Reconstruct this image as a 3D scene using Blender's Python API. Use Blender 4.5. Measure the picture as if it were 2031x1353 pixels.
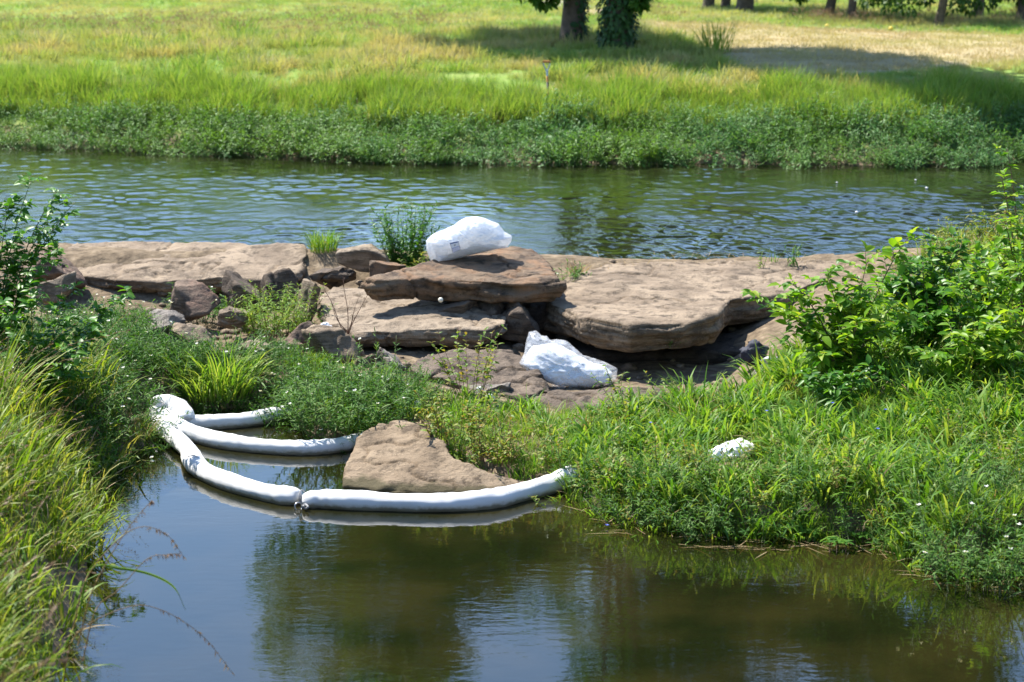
import bpy, bmesh, math, random
import numpy as np
from mathutils import Vector, Matrix, Euler
from mathutils.bvhtree import BVHTree

random.seed(7)
RNG = np.random.default_rng(7)
sc = bpy.context.scene
for o in list(bpy.data.objects):
    bpy.data.objects.remove(o)
C = sc.collection

# ------------------------------------------------------------------ camera
FPX, CX, CY = 4000.0, 1015.5, 676.5          # focal length and centre, in pixels of the 2031 px wide photograph
HCAM, PITCH = 5.25, math.radians(12.08)
cam_d = bpy.data.cameras.new('camera')
cam_d.sensor_width = 36.0
cam_d.lens = 36.0 * FPX / 2031.0
cam_d.clip_start, cam_d.clip_end = 0.5, 3000
cam_d.dof.use_dof = True
cam_d.dof.focus_distance = 20.3
cam_d.dof.aperture_fstop = 2.0
cam = bpy.data.objects.new('camera', cam_d)
C.objects.link(cam)
cam.location = (0, 0, HCAM)
cam.rotation_euler = (math.pi / 2 - PITCH, 0, 0)
sc.camera = cam

# ------------------------------------------------------------------ sky and sun
SUN_EL, SUN_H = math.radians(55), Vector((-0.70, 0.71)).normalized()
TO_SUN = Vector((SUN_H.x * math.cos(SUN_EL), SUN_H.y * math.cos(SUN_EL), math.sin(SUN_EL)))
world = bpy.data.worlds.new('World')
sc.world = world
world.use_nodes = True
wn, wl = world.node_tree.nodes, world.node_tree.links
wn.clear()
sky = wn.new('ShaderNodeTexSky')
sky.sky_type = 'NISHITA'
sky.sun_disc = False
sky.sun_elevation = SUN_EL
sky.sun_rotation = math.atan2(SUN_H.x, SUN_H.y)
sky.air_density, sky.dust_density, sky.ozone_density = 1.0, 0.2, 3.5
bg = wn.new('ShaderNodeBackground')
bg.inputs['Strength'].default_value = 0.12
wo = wn.new('ShaderNodeOutputWorld')
wl.new(sky.outputs[0], bg.inputs['Color'])
wl.new(bg.outputs[0], wo.inputs['Surface'])
sun_d = bpy.data.lights.new('sun', 'SUN')
sun_d.energy = 5.0
sun_d.angle = math.radians(0.53)
sun_d.color = (1.0, 0.955, 0.885)
sun = bpy.data.objects.new('sun', sun_d)
C.objects.link(sun)
sun.rotation_euler = TO_SUN.to_track_quat('Z', 'Y').to_euler()
sun.location = (-20, 20, 40)
sc.view_settings.view_transform = 'Standard'
sc.view_settings.look = 'None'
sc.view_settings.exposure = 1.2
sc.view_settings.gamma = 1.0
sc.view_settings.use_curve_mapping = False
sc.render.engine = 'CYCLES'
cy = sc.cycles
cy.max_bounces, cy.diffuse_bounces, cy.glossy_bounces = 8, 3, 3
cy.transmission_bounces, cy.transparent_max_bounces = 4, 10
cy.caustics_reflective = cy.caustics_refractive = False
cy.sample_clamp_indirect = 4.0
cy.use_denoising = True

# ------------------------------------------------------------------ pixel -> place helpers
_FW = Vector((0, math.cos(PITCH), -math.sin(PITCH)))
_UP = Vector((0, math.sin(PITCH), math.cos(PITCH)))
_RT = Vector((1, 0, 0))
CAMP = Vector((0, 0, HCAM))

def ray(px, py):
    return _FW + _RT * ((px - CX) / FPX) + _UP * ((CY - py) / FPX)

def pix(px, py, z):                       # where the sight line meets height z
    d = ray(px, py)
    return CAMP + d * ((z - HCAM) / d.z)

def pixd(px, py, Y):                      # where the sight line meets depth Y
    d = ray(px, py)
    return CAMP + d * (Y / d.y)

# ------------------------------------------------------------------ noise
def _hash(ix, iy, iz, seed):
    h = (ix.astype(np.int64) * 374761393 + iy.astype(np.int64) * 668265263 + iz.astype(np.int64) * 2147483647 + seed * 974634777) & 0xFFFFFFFF
    h = ((h ^ (h >> 13)) * 1274126177) & 0xFFFFFFFF
    h = ((h ^ (h >> 16)) * 2246822519) & 0xFFFFFFFF
    return ((h ^ (h >> 15)) & 0xFFFFFF) / float(0xFFFFFF) * 2 - 1

def vnoise(P, seed=0):
    P = np.asarray(P, float)
    i = np.floor(P).astype(np.int64)
    f = P - i
    u = f * f * f * (f * (f * 6 - 15) + 10)
    r = 0
    for dx in (0, 1):
        for dy in (0, 1):
            for dz in (0, 1):
                w = (u[:, 0] if dx else 1 - u[:, 0]) * (u[:, 1] if dy else 1 - u[:, 1]) * (u[:, 2] if dz else 1 - u[:, 2])
                r = r + w * _hash(i[:, 0] + dx, i[:, 1] + dy, i[:, 2] + dz, seed)
    return r

def fbm(P, octv=4, seed=0, gain=0.5):
    P = np.asarray(P, float)
    r, a, s = 0, 1.0, 0
    for k in range(octv):
        r = r + a * vnoise(P * (2.03 ** k) + 17.3 * k, seed + k)
        s += a
        a *= gain
    return r / s

# ------------------------------------------------------------------ mesh helpers
class Acc:
    """collects triangles and quads with a material slot and a random value per vertex"""
    def __init__(self):
        self.V, self.T, self.Q, self.tm, self.qm, self.R, self.n = [], [], [], [], [], [], 0
    def add(self, V, tris=None, quads=None, mat=0, rnd=None):
        V = np.asarray(V, float).reshape(-1, 3)
        if tris is not None and len(tris):
            t = np.asarray(tris, int).reshape(-1, 3) + self.n
            self.T.append(t); self.tm.append(np.full(len(t), mat))
        if quads is not None and len(quads):
            q = np.asarray(quads, int).reshape(-1, 4) + self.n
            self.Q.append(q); self.qm.append(np.full(len(q), mat))
        self.R.append(np.full(len(V), 0.5) if rnd is None else np.asarray(rnd, float))
        self.V.append(V); self.n += len(V)
    def mesh(self, name, mats, smooth=True):
        V = np.concatenate(self.V)
        T = np.concatenate(self.T) if self.T else np.zeros((0, 3), int)
        Q = np.concatenate(self.Q) if self.Q else np.zeros((0, 4), int)
        me = bpy.data.meshes.new(name)
        me.vertices.add(len(V)); me.vertices.foreach_set('co', V.astype(np.float32).ravel())
        nl = T.size + Q.size
        me.loops.add(nl); me.loops.foreach_set('vertex_index', np.concatenate([T.ravel(), Q.ravel()]).astype(np.int32))
        npoly = len(T) + len(Q)
        me.polygons.add(npoly)
        st = np.concatenate([np.arange(len(T)) * 3, T.size + np.arange(len(Q)) * 4]).astype(np.int32)
        me.polygons.foreach_set('loop_start', st)
        mi = np.concatenate([np.concatenate(self.tm) if self.tm else np.zeros(0), np.concatenate(self.qm) if self.qm else np.zeros(0)])
        me.polygons.foreach_set('material_index', mi.astype(np.int32))
        me.polygons.foreach_set('use_smooth', np.full(npoly, smooth))
        a = me.attributes.new('rnd', 'FLOAT', 'POINT')
        a.data.foreach_set('value', np.concatenate(self.R).astype(np.float32))
        for m in mats:
            me.materials.append(m)
        me.update(calc_edges=True)
        me.validate()
        return me

def link(name, me, parent=None, loc=(0, 0, 0)):
    o = bpy.data.objects.new(name, me)
    C.objects.link(o)
    if parent is not None:
        o.parent = parent
    o.location = loc
    return o

def tag(o, label=None, cat=None, group=None, kind=None):
    if label: o['label'] = label
    if cat: o['category'] = cat
    if group: o['group'] = group
    if kind: o['kind'] = kind
    return o

def empty(name, loc, label, cat, group=None):
    o = bpy.data.objects.new(name, None)
    C.objects.link(o)
    o.location = loc
    o.empty_display_size = 0.1
    return tag(o, label, cat, group)

def unit(a):
    return a / np.maximum(np.linalg.norm(a, axis=-1, keepdims=True), 1e-9)

def leaves(acc, P, D, N, L, W, droop=0.25, fold=0.15, mat=0, rnd=None, simple=False):
    """n leaf blades from points P along D; N is roughly the upper side"""
    P, D, N = np.asarray(P, float), unit(np.asarray(D, float)), np.asarray(N, float)
    n = len(P)
    L = np.broadcast_to(np.asarray(L, float), (n,))[:, None]
    W = np.broadcast_to(np.asarray(W, float), (n,))[:, None]
    S = unit(np.cross(D, N)); N = unit(np.cross(S, D))
    down = np.array([0, 0, -1.0])
    def at(t): return P + D * (L * t) + down * (droop * L * t * t)
    if rnd is None: rnd = RNG.random(n)
    if simple:
        a, b, c, d = at(0), at(0.45) + S * W * 0.5, at(1.0), at(0.45) - S * W * 0.5
        V = np.stack([a, b, c, d], 1)
        q = (np.arange(n) * 4)[:, None]
        acc.add(V.reshape(-1, 3), quads=q + np.array([[0, 1, 2, 3]]), mat=mat, rnd=np.repeat(rnd, 4))
        return
    up = N * W * fold
    c1, c2 = at(0.28), at(0.65)
    V = np.stack([at(0), c1 - S * W * .46 + up, c1, c1 + S * W * .46 + up, c2 - S * W * .38 + up * .8, c2, c2 + S * W * .38 + up * .8, at(1.0)], 1)
    b = (np.arange(n) * 8)[:, None]
    T = np.concatenate([b + np.array([[0, 2, 1]]), b + np.array([[0, 3, 2]]), b + np.array([[4, 5, 7]]), b + np.array([[5, 6, 7]])])
    Q = np.concatenate([b + np.array([[1, 2, 5, 4]]), b + np.array([[2, 3, 6, 5]])])
    acc.add(V.reshape(-1, 3), T, Q, mat, np.repeat(rnd, 8))

def lines(P, az, lean, L, droop, k=5):
    """centre lines that start leaning 'lean' from vertical and bend over by 'droop' more"""
    P = np.asarray(P, float); n = len(P)
    az, lean, L, droop = [np.broadcast_to(np.asarray(v, float), (n,)) for v in (az, lean, L, droop)]
    pts = [P]
    for j in range(1, k):
        t = (j - .5) / (k - 1)
        th = lean + droop * t * t * 1.5
        st = np.stack([np.sin(th) * np.cos(az), np.sin(th) * np.sin(az), np.cos(th)], 1) * (L / (k - 1))[:, None]
        pts.append(pts[-1] + st)
    return np.stack(pts, 1)

def blades(acc, P, az, lean, L, W, droop, k=5, mat=0, rnd=None, twist=0.6):
    ln = lines(P, az, lean, L, droop, k)
    n = len(ln)
    az = np.broadcast_to(np.asarray(az, float), (n,))
    W = np.broadcast_to(np.asarray(W, float), (n,))
    sa = az + math.pi / 2 + RNG.normal(0, twist, n)
    S = np.stack([np.cos(sa), np.sin(sa), np.zeros(n)], 1)
    prof = np.interp(np.linspace(0, 1, k), [0, .25, .6, 1], [.6, 1, .8, 0])
    rows = []
    for j in range(k - 1):
        o = S * (W * prof[j] * .5)[:, None]
        rows += [ln[:, j] - o, ln[:, j] + o]
    rows.append(ln[:, -1])
    m = 2 * (k - 1) + 1
    V = np.stack(rows, 1).reshape(-1, 3)
    b = (np.arange(n) * m)[:, None]
    Q = np.concatenate([b + np.array([[2 * j, 2 * j + 1, 2 * j + 3, 2 * j + 2]]) for j in range(k - 2)])
    T = b + np.array([[m - 3, m - 2, m - 1]])
    if rnd is None: rnd = RNG.random(n)
    acc.add(V, T, Q, mat, np.repeat(rnd, m))
    return ln

def tubes(acc, ln, r0, r1, sides=4, mat=0, rnd=None, radii=None):
    ln = np.asarray(ln, float)
    n, k, _ = ln.shape
    tan = np.gradient(ln, axis=1); tan = unit(tan)
    ref = np.where(np.abs(tan[..., 2:3]) > .9, np.array([1., 0, 0]), np.array([0, 0, 1.]))
    A = unit(np.cross(tan, ref)); B = np.cross(tan, A)
    r = np.linspace(r0, r1, k)[None, :] if radii is None else np.asarray(radii)[None, :]
    r = np.broadcast_to(r, (n, k))
    an = np.arange(sides) / sides * 2 * math.pi
    V = ln[:, :, None] + r[..., None, None] * (A[:, :, None] * np.cos(an)[None, None, :, None] + B[:, :, None] * np.sin(an)[None, None, :, None])
    V = V.reshape(-1, 3)
    idx = np.arange(n * k * sides).reshape(n, k, sides)
    nx = np.roll(idx, -1, axis=2)
    Q = np.stack([idx[:, :-1], nx[:, :-1], nx[:, 1:], idx[:, 1:]], -1).reshape(-1, 4)
    T = []
    if sides >= 3:
        for e in (0, k - 1):
            for j in range(1, sides - 1):
                T.append(np.stack([idx[:, e, 0], idx[:, e, j], idx[:, e, j + 1]], -1))
    acc.add(V, np.concatenate(T), Q, mat, None if rnd is None else np.repeat(rnd, k * sides))

# ------------------------------------------------------------------ materials
def new_mat(name):
    m = bpy.data.materials.new(name)
    m.use_nodes = True
    nt = m.node_tree
    nt.nodes.clear()
    out = nt.nodes.new('ShaderNodeOutputMaterial')
    return m, nt, out

def nd(nt, typ, **kw):
    n = nt.nodes.new(typ)
    for k, v in kw.items():
        if k.startswith('i_'):
            key = k[2:]
            n.inputs[int(key) if key.isdigit() else key.replace('_', ' ')].default_value = v
        else:
            setattr(n, k, v)
    return n

def ramp(nt, stops, interp='LINEAR'):
    r = nt.nodes.new('ShaderNodeValToRGB')
    e = r.color_ramp.elements
    r.color_ramp.interpolation = interp
    while len(e) > 1:
        e.remove(e[-1])
    for i, (p, c) in enumerate(stops):
        x = e[0] if i == 0 else e.new(p)
        x.position = p
        x.color = (*c, 1) if len(c) == 3 else c
    return r

def rgba(c): return (*c, 1.0)

def mixc(nt, fac, a, b, blend='MIX'):
    m = nt.nodes.new('ShaderNodeMix')
    m.data_type = 'RGBA'; m.blend_type = blend
    for s, v in ((m.inputs[0], fac), (m.inputs[6], a), (m.inputs[7], b)):
        if isinstance(v, bpy.types.NodeSocket): nt.links.new(v, s)
        elif isinstance(v, tuple): s.default_value = rgba(v) if len(v) == 3 else v
        else: s.default_value = v
    return m.outputs[2]

def leaf_mat(name, cols, transl=0.35, rough=0.45, tint=None, patch=None, spec=0.4):
    m, nt, out = new_mat(name)
    L = nt.links
    at = nd(nt, 'ShaderNodeAttribute', attribute_name='rnd')
    oi = nd(nt, 'ShaderNodeObjectInfo')
    add = nd(nt, 'ShaderNodeMath', operation='MULTIPLY_ADD')
    L.new(oi.outputs['Random'], add.inputs[0]); add.inputs[1].default_value = 0.35
    sub = nd(nt, 'ShaderNodeMath', operation='SUBTRACT'); L.new(at.outputs['Fac'], sub.inputs[0]); sub.inputs[1].default_value = 0.17
    L.new(sub.outputs[0], add.inputs[2]); add.use_clamp = True
    r = ramp(nt, [(i / (len(cols) - 1), c) for i, c in enumerate(cols)])
    L.new(add.outputs[0], r.inputs[0])
    col = r.outputs[0]
    if patch:
        g = nd(nt, 'ShaderNodeNewGeometry')
        nz = nd(nt, 'ShaderNodeTexNoise', i_Scale=patch[1], i_Detail=3.0)
        L.new(g.outputs['Position'], nz.inputs['Vector'])
        rr = ramp(nt, [(0.4, (0, 0, 0)), (0.62, (1, 1, 1))])
        L.new(nz.outputs['Fac'], rr.inputs[0])
        col = mixc(nt, rr.outputs[0], col, patch[0])
    p = nd(nt, 'ShaderNodeBsdfPrincipled', i_Roughness=rough)
    p.inputs['Specular IOR Level'].default_value = spec
    L.new(col, p.inputs['Base Color'])
    t = nd(nt, 'ShaderNodeBsdfTranslucent')
    tc = mixc(nt, 1.0, col, (1.35, 1.25, 0.55), 'MULTIPLY')
    L.new(tc, t.inputs['Color'])
    mx = nd(nt, 'ShaderNodeMixShader'); mx.inputs[0].default_value = transl
    L.new(p.outputs[0], mx.inputs[1]); L.new(t.outputs[0], mx.inputs[2])
    L.new(mx.outputs[0], out.inputs[0])
    return m

def simple_mat(name, col, rough=0.6, metal=0.0, var=0.15, scale=20, bump=0.0):
    m, nt, out = new_mat(name)
    L = nt.links
    tc = nd(nt, 'ShaderNodeTexCoord')
    nz = nd(nt, 'ShaderNodeTexNoise', i_Scale=scale, i_Detail=4.0)
    L.new(tc.outputs['Object'], nz.inputs['Vector'])
    c = mixc(nt, nz.outputs['Fac'], tuple(x * (1 - var * 1.6) for x in col), tuple(min(1, x * (1 + var)) for x in col))
    p = nd(nt, 'ShaderNodeBsdfPrincipled', i_Roughness=rough, i_Metallic=metal)
    L.new(c, p.inputs['Base Color'])
    if bump:
        b = nd(nt, 'ShaderNodeBump', i_Strength=bump, i_Distance=0.01)
        L.new(nz.outputs['Fac'], b.inputs['Height']); L.new(b.outputs[0], p.inputs['Normal'])
    L.new(p.outputs[0], out.inputs[0])
    return m

def rock_mat(name, light, dark, red=None, wet=None):
    m, nt, out = new_mat(name)
    L = nt.links
    g = nd(nt, 'ShaderNodeNewGeometry')
    oi = nd(nt, 'ShaderNodeObjectInfo')
    of = nd(nt, 'ShaderNodeVectorMath', operation='SCALE'); of.inputs['Scale'].default_value = 37.0
    cmb = nd(nt, 'ShaderNodeCombineXYZ'); L.new(oi.outputs['Random'], cmb.inputs[0]); L.new(cmb.outputs[0], of.inputs[0])
    pos = nd(nt, 'ShaderNodeVectorMath', operation='ADD'); L.new(g.outputs['Position'], pos.inputs[0]); L.new(of.outputs[0], pos.inputs[1])
    def noise(scale, detail=5.0, rough=0.6, vec=None, dist=0.0):
        n = nd(nt, 'ShaderNodeTexNoise', i_Scale=scale, i_Detail=detail, i_Roughness=rough, i_Distortion=dist)
        L.new(vec or pos.outputs[0], n.inputs['Vector']); return n.outputs['Fac']
    st = nd(nt, 'ShaderNodeMapping'); st.inputs['Scale'].default_value = (1.0, 1.0, 9.0); L.new(pos.outputs[0], st.inputs['Vector'])
    r1 = ramp(nt, [(0.36, dark), (0.5, tuple((a + b) / 2 for a, b in zip(light, dark))), (0.62, light)])
    L.new(noise(2.2, 6.0), r1.inputs[0])
    col = r1.outputs[0]
    lay = ramp(nt, [(0.40, (0.42, 0.40, 0.38)), (0.5, (.8, .78, .75)), (0.6, (1.06, 1.03, 1.0))])
    L.new(noise(2.5, 6.0, .65, st.outputs[0], .3), lay.inputs[0])
    sep = nd(nt, 'ShaderNodeSeparateXYZ'); L.new(g.outputs['True Normal'], sep.inputs[0])
    side = nd(nt, 'ShaderNodeMapRange'); side.inputs[1].default_value = 0.85; side.inputs[2].default_value = 0.4
    L.new(sep.outputs[2], side.inputs[0])
    lc = mixc(nt, side.outputs[0], (1.0, 1.0, 1.0), lay.outputs[0])
    col = mixc(nt, 1.0, col, lc, 'MULTIPLY')
    # lichen and dirt patches with shapes of their own
    pt = ramp(nt, [(0.5, (0, 0, 0)), (0.62, (1, 1, 1))]); L.new(noise(5.5, 8.0, .7), pt.inputs[0])
    col = mixc(nt, pt.outputs[0], col, tuple(x * 0.55 for x in dark))
    if red:
        rd = ramp(nt, [(0.48, (0, 0, 0)), (0.62, (1, 1, 1))]); L.new(noise(3.1, 5.0, .6, None, .5), rd.inputs[0])
        col = mixc(nt, rd.outputs[0], col, red)
    sp = ramp(nt, [(0.66, (0, 0, 0)), (0.74, (1, 1, 1))]); L.new(noise(70, 3.0), sp.inputs[0])
    col = mixc(nt, sp.outputs[0], col, tuple(min(.75, x * 1.7) for x in light))
    sd = ramp(nt, [(0.30, (1, 1, 1)), (0.38, (0, 0, 0))]); L.new(noise(48, 4.0), sd.inputs[0])
    col = mixc(nt, sd.outputs[0], col, tuple(x * 0.45 for x in dark))
    p = nd(nt, 'ShaderNodeBsdfPrincipled', i_Roughness=0.85)
    p.inputs['Specular IOR Level'].default_value = 0.25
    if wet:                                             # algae and damp where the water laps
        sz_ = nd(nt, 'ShaderNodeSeparateXYZ'); L.new(g.outputs['Position'], sz_.inputs[0])
        ad = nd(nt, 'ShaderNodeMath', operation='MULTIPLY_ADD'); L.new(noise(6, 4.0), ad.inputs[0]); ad.inputs[1].default_value = -.11; L.new(sz_.outputs[2], ad.inputs[2])
        wr = ramp(nt, [(0.0, (1, 1, 1)), (.03, (0, 0, 0))]); L.new(ad.outputs[0], wr.inputs[0])
        col = mixc(nt, wr.outputs[0], col, wet)
    L.new(col, p.inputs['Base Color'])
    b1 = nd(nt, 'ShaderNodeBump', i_Strength=0.9, i_Distance=0.035); L.new(noise(22, 8.0, .7), b1.inputs['Height'])
    b2 = nd(nt, 'ShaderNodeBump', i_Strength=0.6, i_Distance=0.02); L.new(noise(6, 6.0, .7, st.outputs[0]), b2.inputs['Height'])
    L.new(b1.outputs[0], b2.inputs['Normal'])
    L.new(b2.outputs[0], p.inputs['Normal'])
    L.new(p.outputs[0], out.inputs[0])
    return m

def water_mat(name, body, bumps, rough=0.02, spec=0.5, ior=1.33, body2=None):
    """murky water: coloured body under a mirror-like skin; bumps = [(scale xyz, strength, distance)]"""
    m, nt, out = new_mat(name)
    L = nt.links
    g = nd(nt, 'ShaderNodeNewGeometry')
    nrm = None
    for scl, stg, dst, det in bumps:
        mp = nd(nt, 'ShaderNodeMapping'); mp.inputs['Scale'].default_value = scl
        L.new(g.outputs['Position'], mp.inputs['Vector'])
        nz = nd(nt, 'ShaderNodeTexNoise', i_Scale=1.0, i_Detail=det, i_Roughness=0.5, i_Distortion=0.4)
        L.new(mp.outputs[0], nz.inputs['Vector'])
        big = nd(nt, 'ShaderNodeTexNoise', i_Scale=0.45, i_Detail=2.0); L.new(g.outputs['Position'], big.inputs['Vector'])
        bm_ = nd(nt, 'ShaderNodeMapRange'); bm_.inputs[1].default_value = .38; bm_.inputs[2].default_value = .62
        bm_.inputs[3].default_value = .25
        L.new(big.outputs['Fac'], bm_.inputs[0])
        mul = nd(nt, 'ShaderNodeMath', operation='MULTIPLY'); L.new(nz.outputs['Fac'], mul.inputs[0]); L.new(bm_.outputs[0], mul.inputs[1])
        b = nd(nt, 'ShaderNodeBump', i_Strength=stg, i_Distance=dst)
        L.new(mul.outputs[0], b.inputs['Height'])
        if nrm is not None: L.new(nrm, b.inputs['Normal'])
        nrm = b.outputs[0]
    p = nd(nt, 'ShaderNodeBsdfPrincipled', i_Roughness=rough, i_IOR=ior)
    p.inputs['Specular IOR Level'].default_value = spec
    nz = nd(nt, 'ShaderNodeTexNoise', i_Scale=0.9, i_Detail=4.0); L.new(g.outputs['Position'], nz.inputs['Vector'])
    r = ramp(nt, [(.4, body), (.62, body2 or tuple(x * 1.3 for x in body))]); L.new(nz.outputs['Fac'], r.inputs[0])
    L.new(r.outputs[0], p.inputs['Base Color'])
    if nrm is not None: L.new(nrm, p.inputs['Normal'])
    L.new(p.outputs[0], out.inputs[0])
    return m

M = {}
M['rock'] = rock_mat('sandstone', (0.325, 0.25, 0.172), (0.185, 0.138, 0.094))
M['rock_pale'] = rock_mat('pale_sandstone', (0.34, 0.27, 0.195), (0.21, 0.16, 0.11))
M['boulder'] = rock_mat('water_worn_sandstone', (0.33, 0.25, 0.165), (0.20, 0.145, 0.092), None, (.085, .07, .035))
M['rock_shade'] = rock_mat('shade_dark_rock', (0.085, 0.066, 0.05), (0.045, 0.036, 0.028))  # near-black colour carries the deep shade of the hollows under the slabs
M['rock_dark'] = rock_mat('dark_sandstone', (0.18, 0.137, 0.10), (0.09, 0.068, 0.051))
M['rock_rust'] = rock_mat('rusty_sandstone', (0.22, 0.155, 0.10), (0.10, 0.07, 0.048), (0.235, 0.14, 0.08))
M['rock_red'] = rock_mat('reddish_sandstone', (0.235, 0.168, 0.122), (0.13, 0.094, 0.07), (0.22, 0.14, 0.10))
M['rock_grey'] = rock_mat('grey_rock', (0.34, 0.30, 0.26), (0.19, 0.165, 0.14))
M['grass_far'] = leaf_mat('far_bank_grass', [(.14, .27, .045), (.22, .35, .07), (.35, .40, .13)], .4, .6, patch=((.42, .38, .19), 0.6), spec=.2)
M['grass_shore'] = leaf_mat('tall_shore_grass', [(.12, .25, .035), (.20, .325, .055), (.30, .375, .095)], .42, .6, spec=.2)
M['grass_meadow'] = leaf_mat('meadow_grass', [(.13, .28, .05), (.21, .35, .08), (.34, .38, .15)], .4, .6, patch=((.40, .38, .19), 0.35), spec=.2)
M['grass_near'] = leaf_mat('broad_bank_grass', [(.06, .165, .014), (.125, .265, .022), (.205, .345, .04), (.28, .36, .075)], .45, .5, spec=.25)
M['grass_olive'] = leaf_mat('olive_bank_grass', [(.07, .16, .014), (.15, .26, .02), (.25, .34, .035), (.34, .33, .09)], .45, .5, spec=.25)
M['grass_dry'] = leaf_mat('dry_grass', [(.22, .15, .075), (.33, .24, .13), (.40, .31, .18)], .3, .6, spec=.2)
M['grass_stubble'] = leaf_mat('dry_mown_grass', [(.36, .30, .14), (.46, .38, .22), (.54, .45, .30)], .22, .75, patch=((.44, .41, .20), .4), spec=.15)
M['weed'] = leaf_mat('weed_leaves', [(.03, .105, .010), (.055, .16, .014), (.105, .22, .025)], .36, .55, spec=.18)
M['weed_far'] = leaf_mat('waterside_weed_leaves', [(.05, .165, .04), (.095, .235, .065), (.17, .31, .10)], .34, .5, patch=((.13, .26, .035), .5), spec=.25)
M['weed_yellow'] = leaf_mat('yellowish_weed_leaves', [(.09, .19, .02), (.15, .26, .03), (.25, .30, .05), (.26, .19, .05)], .42, .5, spec=.25)
M['weed_grey'] = leaf_mat('greyish_weed_leaves', [(.045, .13, .018), (.08, .19, .028), (.15, .25, .06)], .36, .55, spec=.18)
M['shrub_bright'] = leaf_mat('bright_shrub_leaves', [(.055, .16, .010), (.12, .28, .013), (.21, .375, .022), (.31, .40, .04)], .5, .45, spec=.3)
M['shrub_dark'] = leaf_mat('deep_green_shrub_leaves', [(.035, .13, .012), (.07, .205, .018), (.13, .28, .025)], .42, .42, spec=.35)
M['tree_leaf'] = leaf_mat('tree_leaves', [(.035, .105, .012), (.065, .16, .018), (.11, .215, .028)], .42, .5, spec=.25)
M['tree_leaf_dark'] = leaf_mat('far_tree_leaves', [(.018, .055, .01), (.035, .085, .016), (.06, .12, .022)], .3, .5, spec=.2)
M['ivy_leaf'] = leaf_mat('ivy_leaves', [(.018, .055, .012), (.03, .08, .016), (.05, .11, .022)], .25, .5, spec=.3)
M['stem'] = simple_mat('green_stem', (.10, .13, .04), .6, 0, .3)
M['stem_red'] = simple_mat('reddish_stem', (.13, .06, .035), .6, 0, .3)
M['twig'] = simple_mat('dry_twig', (.16, .105, .07), .8, 0, .3)
M['bark'] = simple_mat('bark', (.115, .085, .062), .9, 0, .5, 9, 1.0)
M['petal'] = leaf_mat('white_petals', [(.75, .75, .72), (.8, .8, .78), (.82, .82, .8)], .25, .5)
M['petal_blue'] = leaf_mat('blue_petals', [(.06, .09, .55), (.08, .12, .6), (.1, .16, .65)], .25, .5)
M['seed'] = leaf_mat('seed_heads', [(.16, .09, .065), (.25, .155, .11), (.34, .25, .17)], .25, .7)

# ------------------------------------------------------------------ terrain
Z_UP = 0.70                                        # level of the river above the weir
def crest(x): return np.interp(x, [-8, -2.8, 0, 4.6, 9], [27.7, 27.3, 26.7, 26.25, 26.0])
def shore(x):                                      # far waterline
    return np.interp(x, [-40, -10, -6, -2, 2.5, 6.3, 8.3, 9.2, 11, 40], [41.5, 39.9, 38.4, 37.1, 36.9, 36.6, 36.6, 37.4, 38.2, 40])

POOL = [pix(a, b, 0).xy for a, b in [(105, 1353), (155, 1200), (185, 1050), (165, 930), (285, 885), (300, 830), (400, 812), (585, 803),
        (590, 845), (650, 872), (715, 880), (800, 905), (900, 930), (1040, 962), (1130, 975), (1200, 1012), (1300, 1040), (1500, 1058),
        (1700, 1062), (1800, 1080), (1850, 1120), (1920, 1136), (2031, 1128), (2300, 1110)]]
POOL = [Vector((-1.75, 8.0)), Vector((-2.1, 9.0)), Vector((-2.55, 10.5)), Vector((-2.85, 11.8))] + POOL + [Vector((10, 14)), Vector((10, 8))]
POOL = np.array([[p.x, p.y] for p in POOL])

def poly_sdf(X, Y, poly):
    d2 = np.full(X.shape, 1e9); ins = np.zeros(X.shape, bool)
    n = len(poly)
    for i in range(n):
        ax, ay = poly[i]; bx, by = poly[(i + 1) % n]
        ex, ey = bx - ax, by - ay
        t = np.clip(((X - ax) * ex + (Y - ay) * ey) / (ex * ex + ey * ey + 1e-12), 0, 1)
        d2 = np.minimum(d2, (X - ax - ex * t) ** 2 + (Y - ay - ey * t) ** 2)
        c = ((ay > Y) != (by > Y)) & (X < (bx - ax) * (Y - ay) / (by - ay + 1e-12) + ax)
        ins ^= c
    d = np.sqrt(d2)
    return np.where(ins, -d, d)

_PY = np.array([0, 8, 10.5, 13, 16, 18, 20, 22, 24.2, 25.4, 26.0, 26.6])
_PROF = {-9: [4.0, 3.4, 3.0, 2.4, 1.9, 1.5, 1.1, 0.7, 0.4, 0.3, 0.42, 0.8],
         -4.6: [3.5, 2.6, 2.0, 1.25, 0.95, 0.75, 0.55, 0.4, 0.24, 0.22, 0.42, 0.74],
         -3.4: [3.2, 1.9, 1.4, 0.8, 0.5, 0.42, 0.36, 0.28, 0.2, 0.2, 0.42, 0.74],
         -2.0: [3.2, 1.2, 0.8, 0.4, 0.3, 0.22, 0.24, 0.25, 0.22, 0.24, 0.42, 0.74],
         0: [3.2, 0.2, 0.2, 0.2, 0.15, 0.1, 0.15, 0.18, 0.26, 0.55, 0.74, 0.74],
         0.5: [3.2, 0.2, 0.2, 0.2, 0.15, 0.1, 0.18, 0.05, 0.1, 0.55, 0.74, 0.74],
         2.4: [3.2, 0.2, 0.2, 0.2, 0.2, 0.18, 0.26, 0.05, 0.1, 0.55, 0.74, 0.74],
         3.6: [3.2, 0.3, 0.3, 0.3, 0.3, 0.25, 0.38, 0.52, 0.62, 0.7, 0.78, 0.78],
         5.5: [3.4, 0.5, 0.4, 0.4, 0.4, 0.38, 0.6, 0.8, 0.95, 1.0, 0.95, 0.95],
         9: [4, 2.4, 2.1, 1.9, 1.6, 1.5, 1.6, 1.6, 1.6, 1.5, 1.3, 1.3]}
_PX = sorted(_PROF)
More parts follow.
